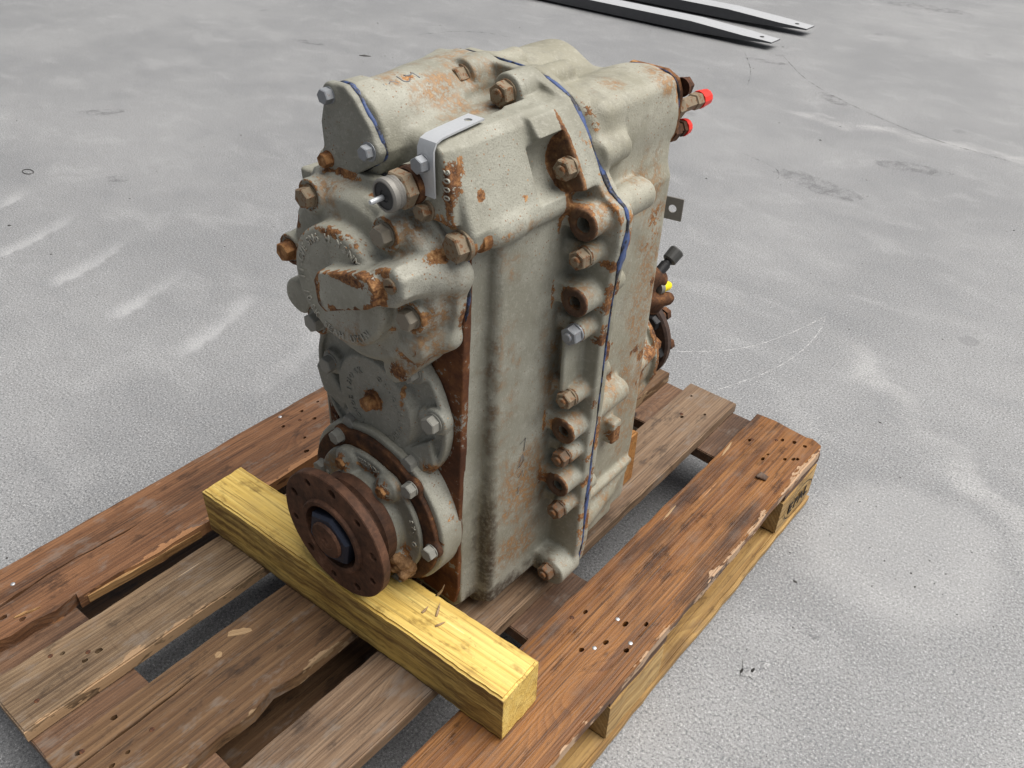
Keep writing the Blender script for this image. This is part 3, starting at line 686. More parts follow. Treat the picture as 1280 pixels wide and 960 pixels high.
o = link('wire_ring', tube_mesh(ringp, 0.0012, 6), M_grit, None, (-1.77, 0.953, 0.0)); tag(o, 'small dark bent wire ring lying on the bare concrete at left', 'wire')
leaf = prism_mesh([(-.03, -.006), (0, -.011), (.034, -.003), (.02, .005), (-.01, .009)], 0, 0.0015)
o = link('dry_leaf', leaf, M_grit, None, (-2.00, 2.62, 0.0)); o.rotation_euler = (0.03, 0.06, 0.5); tag(o, 'dark shrivelled leaf lying on the concrete behind the gearbox', 'leaf')

# ------------------------------------------------------------------ the transfer gearbox
OX = (0.458, 0.60, 0.146)
gear = empty('transfer_gearbox', OX)
tag(gear, 'rusty grey painted cast iron transfer gearbox standing upright on the pallet', 'gearbox')
def loc(u, v, z): return (u - OX[0], v - OX[1], z - OX[2])
M_pA = mat_paint('grey_paint_front'); M_pB = mat_paint('grey_paint_rear', (0.240, 0.228, 0.174), (0.325, 0.314, 0.256), 0.03)
M_pC = mat_paint('grey_paint_cover', (0.248, 0.242, 0.196), (0.335, 0.33, 0.28), 0.03)
M_pD = mat_paint('grey_paint_dull', (0.190, 0.188, 0.158), (0.245, 0.245, 0.212), -0.03)
M_plate = mat_rust('rusty_plate', [(0.0, (0.024, 0.010, 0.006)), (0.45, (0.078, 0.028, 0.012)), (0.75, (0.165, 0.066, 0.022)), (1.0, (0.31, 0.15, 0.05))], 22, 0.0, (0.20, 0.19, 0.165))
M_rust = mat_rust('rust_orange', RUST, 90, 0.05); M_rustd = mat_rust('rust_dark', RUSTDARK, 80, 0.0); M_rustm = mat_rust('rust_mid', RUST, 80, -0.22)
M_flange = mat_rust('rust_flange', [(0.0, (0.022, 0.012, 0.009)), (0.35, (0.058, 0.029, 0.018)), (0.7, (0.125, 0.060, 0.035)), (1.0, (0.25, 0.14, 0.09))], 48, 0.0, None, 0.72, 0.15)
M_zinc = mat_metal('zinc_bolt', (0.29, 0.305, 0.325), 0.40, 0.55, 0.24); M_grey = mat_metal('grey_bolt', (0.27, 0.265, 0.235), 0.5, 0.15, 0.20)
M_nutd = mat_metal('dark_nut', (0.15, 0.105, 0.07), 0.55, 0.25, 0.45, 170); M_tan = mat_metal('bare_bolt', (0.27, 0.24, 0.19), 0.5, 0.2, 0.24, 170); M_brown = mat_metal('tan_bolt', (0.235, 0.185, 0.125), 0.55, 0.2, 0.42, 170)
def mat_seal():
    t = NT('blue_sealant'); n = t.noise(t.obj(), 45, 4, 0.7); n2 = t.noise(t.obj(), 300, 3, 0.7)
    c_ = t.mix(t.rng(n, 0.45, 0.58), (0.012, 0.012, 0.015), (0.045, 0.078, 0.200)); c_ = t.mix(t.rng(n2, 0.55, 0.7, 0, 0.6), c_, (0.12, 0.14, 0.19))
    return t.done(c_, 0.55, 0, t.bump(n2, 0.4, 0.0008), 0.4)
M_blue = mat_seal()
M_navy = mat_metal('blued_nut', (0.035, 0.042, 0.065), 0.38, 0.55, 0.20, 60)
M_black = mat_plain('black_rubber', (0.016, 0.016, 0.017), 0.45, 0.2); M_red = mat_plain('red_plastic', (0.80, 0.035, 0.022), 0.38, 0.25, 60)
M_yel = mat_plain('yellow_plastic', (0.86, 0.70, 0.01), 0.4, 0.15); M_steel = mat_metal('bright_bracket', (0.60, 0.62, 0.64), 0.34, 0.5, 0.02, 40)
M_steeld = mat_metal('dull_bracket', (0.26, 0.25, 0.23), 0.5, 0.5, 0.2, 60); M_cast = mat_paint('cast_letter_lit', (0.34, 0.33, 0.28), (0.40, 0.39, 0.34), 0.02)  # letter colour lightened to stand in for light catching the raised edges

# joint face outline in (u, z)
SEAM = [(.425, .861), (.449, .861), (.500, .861), (.540, .857), (.579, .842), (.598, .818), (.608, .803), (.626, .770), (.640, .753), (.6595, .741), (.6645, .728), (.6645, .700), (.658, .660), (.655, .600), (.653, .479), (.650, .326),
        (.651, .22), (.646, .176), (.634, .163), (.33, .163), (.30, .18), (.29, .25), (.29, .70), (.33, .75), (.385, .79), (.402, .84)]
VJ = 0.65
BOSS = [(.634, .7265, .607, .0185), (.634, .632, .603, .0175), (.632, .442, .604, .0172), (.632, .352, .601, .0165)]           # u, z, front v, radius: threaded bosses
NUTS = [(.636, .688, .612, 2), (.635, .590, .610, 0), (.634, .496, .610, 1), (.633, .400, .611, 1), (.632, .306, .611, 1), (.628, .186, .604, 1)]   # nut seats

# front half -------------------------------------------------------
c = Cast((.28, .448, .145), (.672, .653, .872), 0.0019)
c.prism(SEAM, .636, VJ, .003, .004)
body = [(.335, .152), (.570, .152), (.597, .172), (.601, .30), (.603, .55), (.605, .735), (.56, .76), (.36, .76), (.318, .74), (.312, .30), (.315, .175)]
c.prism(body, .507, .645, .011, .006)
c.prism([(.318, .166), (.560, .166), (.573, .182), (.578, .40), (.590, .745), (.33, .745), (.322, .18)], .4765, .53, .003, .006)      # raised pad for the covers
c.prism([(.51, .73), (.606, .738), (.609, .756), (.597, .785), (.580, .832), (.570, .841), (.550, .841), (.540, .815), (.532, .785), (.51, .77)], .462, .645, .006, .008)   # shoulder ridge
c.prism([(.541, .762), (.592, .764), (.590, .80), (.578, .834), (.568, .841), (.550, .841), (.543, .80)], .4525, .474, .003, .004)
c.cap((.600, .512, .745), (.600, .606, .743), .0130, .008)                      # ledge along the side
c.cyl(.438, .812, .049, .468, .645, .004, .006, r2=.050)                        # upper shaft housing
TC = [(.428, .865), (.410, .848), (.401, .82), (.402, .79), (.412, .772), (.432, .769), (.455, .779), (.484, .797), (.489, .808), (.476, .833), (.456, .856), (.443, .865)]
c.prism(TC, .468, .495, .003, .008)
c.prism([(.40, .861), (.432, .861), (.456, .848), (.500, .838), (.552, .834), (.575, .80), (.575, .75), (.395, .75), (.39, .82)], .492, .645, .014, .010, taper=.016)
c.cap((.494, .59, .838), (.494, .624, .838), .011, .004, cut=True)
c.cap((.556, .59, .850), (.562, .619, .850), .013, .006, cut=True)
c.box((.36, .478, .72), (.56, .645, .775), .01, .010)
for u, z in ((.461, .846), (.525, .844)):
    c.cyl(u, z, .0200, .607, .648, .003, .006); c.box((u - .016, .612, z - .06), (u + .016, .648, z), .004, .008)
# lug and spot-faced pocket on the upper right
c.prism([(.55, .842), (.584, .838), (.603, .815), (.628, .768), (.630, .762), (.60, .752), (.55, .75)], .572, .645, .0025, .005)
c.cyl(.614, .790, .035, .566, .6125, .001, .0020, cut=True)
c.prism([(.622, .80), (.66, .80), (.66, .757), (.634, .757)], .566, .6125, .001, .002, cut=True)
# bosses along the right flank
for u, z, v, r in BOSS:
    c.cyl(u, z, r, v, .648, .0015, .005); c.box((.595, v + .004, z - r * .6), (u, .648, z + r * .97), .003, .006)
    c.cyl(u, z, r * .50, v - .01, v + .026, .0003, .001, cut=True)
for u, z, v, k in NUTS:
    c.cyl(u, z, .0130, v, .648, .0015, .005); c.box((.595, v + .008, z - .008), (u, .648, z + .010), .003, .006)
c.box((.60, .630, .505), (.630, .648, .585), .003, .005); c.box((.624, .600, .505), (.630, .648, .58), .002, .004)
c.cyl(.628, .180, .023, .606, .648, .002, .006); c.box((.59, .61, .160), (.63, .648, .20), .004, .008)
c.cap((.600, .500, .745), (.601, .53, .745), .0150, .008)                       # plug boss at the front end of the ledge
c.cap((.538, .452, .793), (.552, .49, .800), .021, .006)                        # sender boss
c.rough(.0005, .03)
wearF = [(0, (.585, .457, .80), (.010, .03, .045), .80), (0, (.60, .50, .744), (.03, .05, .012), .55), (1, (.60, .54, .742), (.03, .08, .012), .55), (0, (.575, .46, .765), (.02, .02, .015), .75),
         (0, (.598, .545, .766), .0085, 1.1), (0, (.594, .487, .787), .0075, 1.1), (0, (.60, .525, .812), .005, 1.0), (0, (.60, .49, .70), .012, .65),
         (1, (.605, .575, .36), (.03, .045, .075), .85), (1, (.605, .54, .37), (.03, .03, .09), .55), (1, (.605, .56, .25), (.03, .06, .05), .62), (1, (.605, .625, .60), (.03, .03, .05), .45), (1, (.605, .61, .52), (.03, .03, .09), .5),
         (1, (.605, .515, .55), (.03, .05, .2), .30), (0, (.60, .492, .30), (.025, .012, .10), .62), (2, (.592, .506, .28), (.022, .018, .15), .80), (2, (.595, .508, .52), (.012, .014, .22), .46), (2, (.595, .53, .165), (.05, .07, .045), .95),  # tall thin spot on upper front corner paints in shade; lower ones are grime
         (2, (.62, .61, .18), .03, .8), (1, (.45, .62, .86), (.05, .06, .02), .5), (1, (.44, .52, .86), (.03, .03, .02), .55), (0, (.452, .535, .855), (.010, .022, .014), .72), (1, (.47, .56, .845), (.03, .05, .02), .75), (1, (.50, .57, .83), (.03, .05, .03), .55),
         (0, (.461, .603, .84), .022, .62), (0, (.525, .603, .835), .020, .62), (1, (.461, .61, .84), .03, .8), (0, (.617, .6125, .79), (.06, .006, .06), 1.4), (2, (.612, .6125, .79), (.05, .006, .05), .72), (0, (.622, .64, .815), (.02, .03, .022), .85), (0, (.62, .62, .752), (.02, .02, .014), .75),
         (0, (.652, .64, .74), .014, .6), (1, (.645, .63, .735), .03, .75), (2, (.525, .59, .815), .022, .8), (2, (.60, .58, .185), (.03, .04, .02), .5), (1, (.605, .52, .70), (.02, .04, .03), .35)]  # spot below the right top nut makes the hollow there darker
for u, z, v, r in BOSS: wearF += [(0, (u, v, z), (r * 2.2, .0050, r * 2.2), 1.3), (2, (u, v, z), (r * 2.0, .004, r * 2.0), .80), (1, (u, v + .015, z + .01), .022, .62), (2, (u, v + .012, z), (r * .5, .012, r * .5), 1.3), (0, (u - .004, v + .01, z - .015), .010, .7)]  # small deep spot paints shade inside each threaded hole
for u, z, v, k in NUTS: wearF += [(0, (u, v + .002, z), .015, .75), (1, (u, v + .012, z), .022, .6)]
for k in range(26):
    z = rng.uniform(.2, .85); wearF.append((0, (.655 if z < .74 else .61, .642, z), (.03, .012, rng.uniform(.006, .02)), rng.uniform(.45, .8)))
fh = link('front_housing', c.mesh(OX, wearF), M_pA, gear)

# rear half --------------------------------------------------------
c = Cast((.27, .647, .140), (.68, .845, .880), 0.0025)
c.prism(SEAM, VJ, .663, .0035, .004)
c.prism([(.34, .160), (.585, .160), (.618, .185), (.622, .30), (.624, .72), (.60, .79), (.56, .80), (.36, .80), (.315, .74), (.308, .19)], .652, .812, .012, .010)
c.cyl(.566, .790, .049, .655, .822, .003, .010)                                  # upper right bearing housing
c.box((.53, .66, .735), (.6135, .820, .838), .016, .010)
c.cyl(.45, .79, .060, .655, .80, .006, .02)
c.box((.42, .658, .74), (.580, .802, .832), .018, .014)
c.box((.60, .80, .765), (.612, .82, .78), .003, .006)
for u, z, v1, r in ((.461, .845, .703, .016), (.525, .842, .712, .0165), (.613, .786, .702, .0165), (.633, .7265, .728, .019), (.633, .632, .690, .015), (.630, .590, .672, .013), (.630, .442, .735, .018), (.630, .50, .69, .012), (.628, .352, .68, .014), (.628, .306, .69, .013), (.63, .400, .672, .012)):
    c.cyl(u, z, r, .652, v1, .004, .008); c.box((.59, .652, z - r * .75), (u, v1 - .004, z + r * .75), .004, .010)
c.box((.60, .715, .355), (.641, .735, .392), .003, .006)                          # square lug
c.box((.602, .652, .262), (.632, .80, .274), .004, .008)
c.box((.602, .652, .188), (.630, .76, .235), .008, .014)
c.cap((.625, .66, .21), (.615, .79, .25), .012, .012)
c.cyl(.458, .324, .122, .80, .835, .004, .012)                                    # rear lower bearing seat
c.cyl(.458, .70, .12, .80, .832, .004, .012)
c.cap((.465, .69, .822), (.465, .785, .822), .022, .006)
c.rough(.0005, .03)
wearR = [(1, (.62, .74, .72), (.03, .07, .05), .65), (1, (.625, .78, .50), (.03, .05, .3), .6), (1, (.60, .80, .83), (.04, .03, .02), .75), (0, (.60, .815, .82), (.03, .012, .04), .8), (0, (.58, .72, .825), .010, .9), (1, (.58, .72, .84), .02, .6),
         (1, (.63, .70, .42), (.03, .06, .10), .55), (1, (.63, .70, .25), (.03, .08, .06), .45), (0, (.632, .725, .7265), .014, .72), (0, (.612, .70, .786), .012, .66), (0, (.64, .725, .37), .018, .95), (2, (.62, .72, .17), (.05, .12, .02), .5),
         (0, (.62, .78, .66), (.03, .03, .05), .5), (1, (.40, .79, .86), .03, .9), (0, (.60, .805, .745), (.02, .012, .03), .85)]
for k in range(34):
    z = rng.uniform(.18, .85); wearR.append((0, (.655 if z < .74 else .61, .656, z), (.03, .010, rng.uniform(.006, .022)), rng.uniform(.45, .8)))
for k in range(20): wearR.append((0, (.622, rng.uniform(.67, .8), rng.uniform(.2, .78)), rng.uniform(.004, .012), rng.uniform(.5, .85)))
link('rear_housing', c.mesh(OX, wearR), M_pB, gear)

# blue sealant squeezed out of the joint --------------------------
def chaikin(p, n=2, r=.25):
    for _ in range(n):
        q = []
        for i in range(len(p)): a, b = p[i], p[(i + 1) % len(p)]; q += [(a[0] * (1 - r) + b[0] * r, a[1] * (1 - r) + b[1] * r), (a[0] * r + b[0] * (1 - r), a[1] * r + b[1] * (1 - r))]
        p = q
    return p
def resample(p, step):
    out = []
    for i, a in enumerate(p):
        b = p[(i + 1) % len(p)]; n = max(1, int(math.hypot(b[0] - a[0], b[1] - a[1]) / step))
        out += [(a[0] + (b[0] - a[0]) * k / n, a[1] + (b[1] - a[1]) * k / n) for k in range(n)]
    return out
def sealant(poly, v, name, wid=0.0012, out=0.0010, seed=3, parent=gear, blobs=()):
    p = resample(chaikin(poly, 2, .2), .004); n = len(p); r = random.Random(seed); V, F = [], []; area = sum(p[i][0] * p[(i + 1) % n][1] - p[(i + 1) % n][0] * p[i][1] for i in range(n)); sg = 1 if area > 0 else -1
    ww = wid
    for i in range(n):
        a, b = p[i - 1], p[(i + 1) % n]; dx, dz = b[0] - a[0], b[1] - a[1]; L = math.hypot(dx, dz) or 1; nx, nz = dz / L * sg, -dx / L * sg
        ww = max(wid * .35, min(wid * 2.4, ww + r.uniform(-1, 1) * wid * .35)); k = 1.0; sh = r.uniform(-.0003, .0003)
        for bu, bz, br, bs in blobs:
            d = math.hypot(p[i][0] - bu, p[i][1] - bz)
            if d < br: k = max(k, 1 + (bs - 1) * (1 - d / br))
        o_ = out * r.uniform(.3, 1.2)
        for da, dv in ((-.006, -ww), (o_ * .6, -ww * k), (o_ * 1.0, 0), (o_ * .6, ww * k), (-.006, ww)):
            q = loc(p[i][0] + nx * da, v + dv + sh, p[i][1] + nz * da); V.append(q)
    for i in range(n):
        for k in range(4): a, b = 5 * i + k, 5 * ((i + 1) % n) + k; F.append((a, a + 1, b + 1, b))
    m = bpy.data.meshes.new(name); m.from_pydata(V, [], F); bm = bmesh.new(); bm.from_mesh(m); bmesh.ops.recalc_face_normals(bm, faces=bm.faces); bm.to_mesh(m); bm.free()
    return link(name, m, M_blue, parent, smooth=True)
sealant(SEAM, VJ, 'joint_sealant', blobs=((.60, .82, .035, 3.2), (.632, .765, .03, 2.6), (.6635, .69, .06, 6.0), (.652, .45, .03, 1.8), (.651, .30, .05, 1.8)))

# hardware ---------------------------------------------------------
def hexo(name, u, v, z, R, h, mat, parent=gear, washer=0.0, wr=0.0, stud=0.0, sr=0.0, face='F', rot=None, dome=0.0):
    me = hex_mesh(R, h, washer=washer, wr=wr, stud=stud, sr=sr, dome=dome)
    me.transform(Matrix.Rotation(rng.uniform(0, pi) if rot is None else rot, 4, 'Z'))
    me.transform(FRONT if face == 'F' else BACK)
    pl = Vector((0, 0, 0)) if parent is gear else parent.location
    return link(name, me, mat, parent, Vector(loc(u, v, z)) - pl, auto=25)
for (u, z), v in (((.461, .846), .607), ((.525, .844), .607)):
    hexo('nut', u, v, z, .0132, .013, M_brown, washer=.0022, wr=.0140, stud=.003, sr=.0072)
hexo('nut', .608, .6125, .783, .0120, .012, M_brown, washer=.002, wr=.0125, stud=.003, sr=.006)
for u, z, v, k in NUTS:
    hexo('nut', u, v, z, .0118, .012, (M_brown if k == 2 or z > .45 else M_nutd) if k != 0 else M_zinc, washer=.002, wr=.0122, stud=.0035, sr=.0058)
hexo('nut', .424, .634, .853, .0095, .007, M_rustm)

# mounting plate ---------------------------------------------------
c = Cast((.32, .464, .15), (.61, .488, .80), 0.002)
c.prism([(.336, .20), (.345, .18), (.565, .18), (.572, .21), (.578, .40), (.588, .66), (.590, .74), (.575, .755), (.40, .755), (.36, .70), (.336, .66)], .4715, .484, .0012, .002)
link('mounting_plate', c.mesh(OX), M_plate, gear)
items = []
for i, ch in enumerate('OI'): items.append((ch, .020, Matrix(((0, 1, 0, .3425), (0, 0, -1, .4712), (-1, 0, 0, .520 - i * .016), (0, 0, 0, 1)))))
for i, ch in enumerate('HE-ST'): items.append((ch, .017, Matrix(((0, 1, 0, .3430), (0, 0, -1, .4712), (-1, 0, 0, .452 - i * .013), (0, 0, 0, 1)))))
me = text_mesh(items, .0010); me.transform(Matrix.Translation(-Vector(OX))); link('cast_lettering', me, M_plate, gear)['kind'] = 'stuff'

# big upper cover --------------------------------------------------
UC, ZC = .458, .664
c = Cast((.30, .368, .52), (.615, .476, .80), 0.0017)
out = [(.352, .60), (.345, .66), (.352, .72), (.38, .765), (.42, .779), (.50, .779), (.545, .772), (.578, .745), (.594, .715), (.592, .665), (.578, .62), (.552, .588), (.50, .557), (.472, .560), (.42, .562), (.38, .575)]
c.prism(out, .456, .4715, .003, .004)
c.prism(out, .436, .470, .010, .006, grow=-.013)
c.cyl(UC, ZC, .0965, .4315, .4715, .006, .004, r2=.104)                          # drum behind the lettered face
c.cyl(UC, ZC, .0700, .4105, .44, .006, .005)
CB = [(.405, .748), (.5205, .742), (.5515, .658), (.357, .668), (.392, .588)]
for i, (u, z) in enumerate(CB):
    c.cyl(u, z, .0190, .4285, .468, .002, .006)
    dx, dz = u - UC, z - ZC; L = math.hypot(dx, dz)
    c.cap((u, .450, z), (u + dx / L * .008, .462, z + dz / L * .008), .0175, .006)
    c.cyl(u, z, .0150, .42, .4305, .0005, .001, cut=True)
c.cyl(.332, .588, .023, .448, .471, .003, .006); c.box((.335, .452, .585), (.40, .471, .625), .004, .008)
c.prism([(.451, .682), (.456, .655), (.466, .6485), (.532, .678), (.545, .687), (.547, .706), (.538, .7155), (.522, .715), (.458, .694)], .386, .46, .0025, .004)   # square boss across the face
c.prism([(.525, .675), (.560, .684), (.575, .700), (.574, .720), (.562, .730), (.530, .718)], .3985, .47, .005, .005)
c.cap((.558, .43, .708), (.580, .466, .704), .020, .008)
c.cyl(.5475, .6165, .017, .432, .468, .003, .006); c.cap((.545, .445, .617), (.568, .465, .628), .018, .008)
c.prism([(.490, .556), (.512, .550), (.53, .562), (.558, .60), (.556, .626), (.535, .634), (.515, .60), (.500, .585)], .436, .47, .002, .004)
c.cap((.486, .43, .560), (.486, .475, .548), .010, .002, cut=True)
c.rough(.0004, .02)
wearC = [(0, (.50, .387, .69), (.055, .004, .004), .3), (1, (.57, .46, .70), (.03, .02, .05), .9), (1, (.56, .45, .66), (.03, .03, .02), .85), (0, (.572, .45, .728), (.016, .02, .008), .95), (0, (.545, .40, .722), (.02, .01, .010), .7), (1, (.56, .45, .625), (.025, .03, .03), .9), (0, (.535, .445, .60), (.03, .02, .02), .75),
         (1, (.53, .44, .735), (.025, .03, .02), .8), (0, (.42, .46, .775), (.05, .02, .010), .9), (1, (.46, .45, .74), (.05, .02, .03), .55), (0, (.485, .425, .715), (.016, .012, .016), .85), (0, (.455, .412, .728), (.04, .01, .007), .6), (1, (.47, .412, .61), (.05, .01, .03), .45),
         (0, (.452, .388, .668), (.012, .012, .024), 1.1), (0, (.50, .387, .7045), (.05, .006, .008), .95), (0, (.545, .395, .695), (.008, .012, .024), .95), (0, (.50, .387, .659), (.045, .005, .006), .75), (2, (.456, .388, .655), .012, .9), (0, (.52, .436, .57), (.02, .01, .015), .8), (0, (.585, .467, .67), (.012, .01, .05), .75),
         (1, (.545, .437, .585), (.03, .01, .03), .8), (2, (.43, .412, .60), (.07, .02, .03), .35), (2, (.33, .45, .58), .02, .4), (1, (.44, .45, .76), (.05, .02, .03), .5)]
for u, z in CB: wearC += [(0, (u, .429, z), (.0215, .004, .0215), .78), (1, (u + .02, .445, z + .005), .025, .72)]
for k in range(46):
    th = rng.uniform(-1.2, 3.3); r_ = rng.uniform(.07, .128); wearC.append((0, (UC + r_ * cos(th), rng.uniform(.42, .465), ZC + r_ * sin(th)), rng.uniform(.006, .016), rng.uniform(.45, .72)))
for th in np.linspace(.2, 2.9, 16): wearC.append((0, (UC + .068 * cos(th), .414, ZC + .068 * sin(th)), (.010, .008, .006), rng.uniform(.35, .75)))
BX = [(.451, .682), (.456, .655), (.466, .6485), (.532, .678), (.545, .687), (.547, .706), (.538, .7155), (.522, .715), (.458, .694)]
for i in range(len(BX)):
    a_, b_ = BX[i], BX[(i + 1) % len(BX)]
    for k in range(5):
        s_ = k / 5; wearC.append((0, (a_[0] + (b_[0] - a_[0]) * s_, .388, a_[1] + (b_[1] - a_[1]) * s_), (.0062, .012, .0062), rng.uniform(.62, 1.0)))
        if i == 0 or (i == 2 and k < 2): wearC.append((2, (a_[0] + (b_[0] - a_[0]) * s_, .388, a_[1] + (b_[1] - a_[1]) * s_), (.0050, .012, .0050), .55))
uc = link('upper_cover', c.mesh(OX, wearC), M_pC, gear)
sealant([(u, z) for u, z in out][::-1], .4735, 'cover_sealant', .0015, .0018, 8, uc)
for i, (u, z) in enumerate(CB):
    hexo('bolt', u, .4300, z, .0116, .0115, (M_brown, M_tan, M_tan, M_rust, M_grey)[i], uc, washer=.0012, wr=.0128)
for u, v, z in ((.5575, .3990, .7105), (.549, .4315, .6165)):                      # slotted plugs
    me = boolean_cut(lathe_mesh([(.0085, -.004), (.0085, .0022), (.0075, .003), (0, .003)], 24), [box_mesh(-.0062, .0062, -.0011, .0011, .0008, .006)])
    me.transform(Matrix.Rotation(.35 if z > .65 else -1.1, 4, 'Z')); me.transform(FRONT); link('slotted_plug', me, M_brown, uc, loc(u, v, z), auto=30)
items = arc_text('II-CVE', .0125, UC, ZC, .0535, 186, 146, .4103) + arc_text('SN6 H YSNM', .0125, UC, ZC, .0535, 133, 50, .4103) + arc_text('0/', .0125, UC, ZC, .0535, 212, 204, .4103, False) + arc_text('8K 5E', .0115, UC, ZC, .0640, 222, 254, .4103, True) + arc_text('BAH UXIN', .0115, UC, ZC, .0630, 252, 318, .4103, True)
me = text_mesh(items, .0011); me.transform(Matrix.Translation(-Vector(OX))); add_wear(me, np.array([v.co for v in me.vertices]), None); link('cast_lettering', me, M_cast, uc)['kind'] = 'stuff'

# top cover over the shift shaft -----------------------------------
c = Cast((.385, .450, .75), (.505, .472, .88), 0.0015)
c.prism(TC, .4565, .4665, .003, .003)
for u, z in ((.4215, .852), (.4105, .783), (.4755, .808)): c.cyl(u, z, .0125, .4555, .4665, .003, .004)
tc = link('shaft_cover', c.mesh(OX, [(0, (.4755, .456, .808), .018, .7), (0, (.4105, .456, .783), .016, .6), (0, (.43, .457, .771), (.03, .01, .006), .7)]), M_pD, gear)
sealant(TC, .4672, 'cover_sealant', .0014, .0014, 9, tc, blobs=((.47, .84, .03, 2.0), (.49, .805, .02, 1.8)))
hexo('bolt', .4215, .4555, .852, .0082, .009, M_zinc, tc, washer=.0012, wr=.0086)
hexo('bolt', .4105, .4555, .783, .0082, .009, M_rust, tc, washer=.0012, wr=.0090)
hexo('bolt', .4755, .4555, .808, .0080, .0085, M_zinc, tc, washer=.0015, wr=.0100)

# middle cover -----------------------------------------------------
UM, ZM = .458, .492
c = Cast((.325, .436, .37), (.59, .476, .62), 0.0016)
c.cyl(UM, ZM, .113, .4570, .4712, .002, .003)
c.cyl(UM, ZM, .1055, .44, .4625, .003, .002, cut=True)
MB = [(.5265, .5665), (.5575, .509), (.518, .427), (.413, .436), (.379, .510)]
c.cyl(UM, ZM - .004, .0635, .4486, .467, .0012, .003, r2=.076)
for u, z in MB:
    c.cyl(u, z, .0170, .452, .468, .002, .004); c.cap((u, .461, z), (UM + (u - UM) * .8, .461, ZM + (z - ZM) * .8), .011, .004)
c.prism([(.555, .44), (.535, .417), (.505, .408), (.495, .43), (.53, .46), (.548, .475)], .452, .468, .003, .004)
c.prism([(.345, .49), (.355, .455), (.395, .44), (.40, .46), (.37, .50)], .452, .468, .003, .004)
c.rough(.0003, .02)
wearM = [(0, (.458, .449, .494), (.020, .006, .020), 1.05), (0, (.509, .451, .52), (.007, .008, .04), .7), (0, (.548, .456, .43), (.02, .015, .014), .85), (1, (.55, .46, .43), (.03, .02, .02), .7), (2, (.44, .449, .50), (.07, .01, .07), .25)]
for u, z in MB: wearM += [(0, (u, .452, z), .0195, .60)]
mc = link('middle_cover', c.mesh(OX, wearM), M_pD, gear)
for i, (u, z) in enumerate(MB): hexo('bolt', u, .4518, z, .0112, .0105, M_grey, mc, washer=.0014, wr=.0128)
hexo('bolt', .459, .4485, .494, .0102, .012, M_rust, mc, washer=.004, wr=.0135)
items = arc_text('SIHO', .0110, UM, ZM - .004, .041, 196, 148, .4484) + arc_text('SK', .0110, UM, ZM - .004, .041, 130, 118, .4484) + arc_text('OI-OL', .0095, UM, ZM - .004, .041, 72, 20, .4484) + arc_text('PIN', .0125, UM, ZM - .004, .043, 8, -18, .4484) + arc_text('HILKNI-H', .0125, UM, ZM - .004, .043, -35, -92, .4484) + arc_text('BIO', .0100, UM, ZM - .004, .042, -108, -132, .4484) + arc_text('YOL', .0100, UM, ZM - .004, .041, -142, -164, .4484)
me = text_mesh(items, .0009); me.transform(Matrix.Translation(-Vector(OX))); add_wear(me, np.array([v.co for v in me.vertices]), None); link('cast_lettering', me, M_pD, mc)['kind'] = 'stuff'

# lower bearing seat, retaining ring, seal cap ---------------------
UL, ZL = .458, .324
c = Cast((.32, .405, .19), (.60, .480, .46), 0.0018)
c.cyl(UL, ZL + .004, .120, .441, .4775, .003, .004)
c.rough(.0004, .02)
link('bearing_seat', c.mesh(OX, [(0, (.565, .445, .33), (.012, .02, .010), .95), (0, (.57, .46, .37), (.02, .02, .05), .4), (0, (.52, .45, .23), .04, .6)]), M_pC, gear)
LB = [(.536, .407), (.5665, .319), (.506, .226), (.406, .420), (.3635, .344), (.372, .27)]
c = Cast((.33, .425, .20), (.585, .445, .45), 0.0016)
c.cyl(UL, ZL + .002, .1135, .4335, .4412, .0015, .002)
for u, z in LB: c.cyl(u, z, .0125, .4318, .441, .002, .004)
rr_ = link('retaining_ring', c.mesh(OX), M_rustm, gear)
for i, (u, z) in enumerate(LB): hexo('bolt', u, .4315, z, .0100, .010, M_grey, rr_, washer=.001, wr=.0104)
c = Cast((.35, .40, .21), (.575, .436, .44), 0.0016)
c.cyl(UL, ZL, .094, .4255, .4335, .003, .004); c.cyl(UL, ZL, .066, .412, .43, .003, .006)
LC = [(.4275, .397), (.502, .3935), (.512, .276), (.415, .262)]
for u, z in LC:
    dx, dz = u - UL, z - ZL; L = math.hypot(dx, dz); c.cyl(u, z, .0185, .4185, .43, .003, .005); c.cap((u, .425, z), (UL + dx * .8, .424, ZL + dz * .8), .015, .006)
c.rough(.0004, .02)
wearL = [(1, (.53, .427, .40), (.03, .01, .03), .5), (0, (.46, .426, .40), (.06, .01, .012), .6), (0, (.512, .42, .275), .024, 1.0), (0, (.53, .427, .29), (.03, .02, .03), .6), (1, (.40, .427, .36), .04, .6)]
for u, z in LC: wearL += [(0, (u, .4185, z), .020, .78)]
cap_ = link('seal_cap', c.mesh(OX, wearL), M_pD, gear)
for i, (u, z) in enumerate(LC): hexo('bolt', u, .4185, z, .0085, .0085, M_rust if i < 2 else M_rustd, cap_, washer=.0022, wr=.0105)
items = arc_text('BO82IND4-IE', .0115, UL, ZL, .0800, 100, 62, .4254) + arc_text('S0', .010, UL, ZL, .078, 172, 165, .4254) + arc_text('SY.', .009, UL, ZL, .084, 22, 10, .4254) + arc_text('O', .011, UL, ZL, .080, -4, -4, .4254)
me = text_mesh(items, .0011); me.transform(Matrix.Translation(-Vector(OX))); add_wear(me, np.array([v.co for v in me.vertices]), None); link('cast_lettering', me, M_cast, cap_)['kind'] = 'stuff'
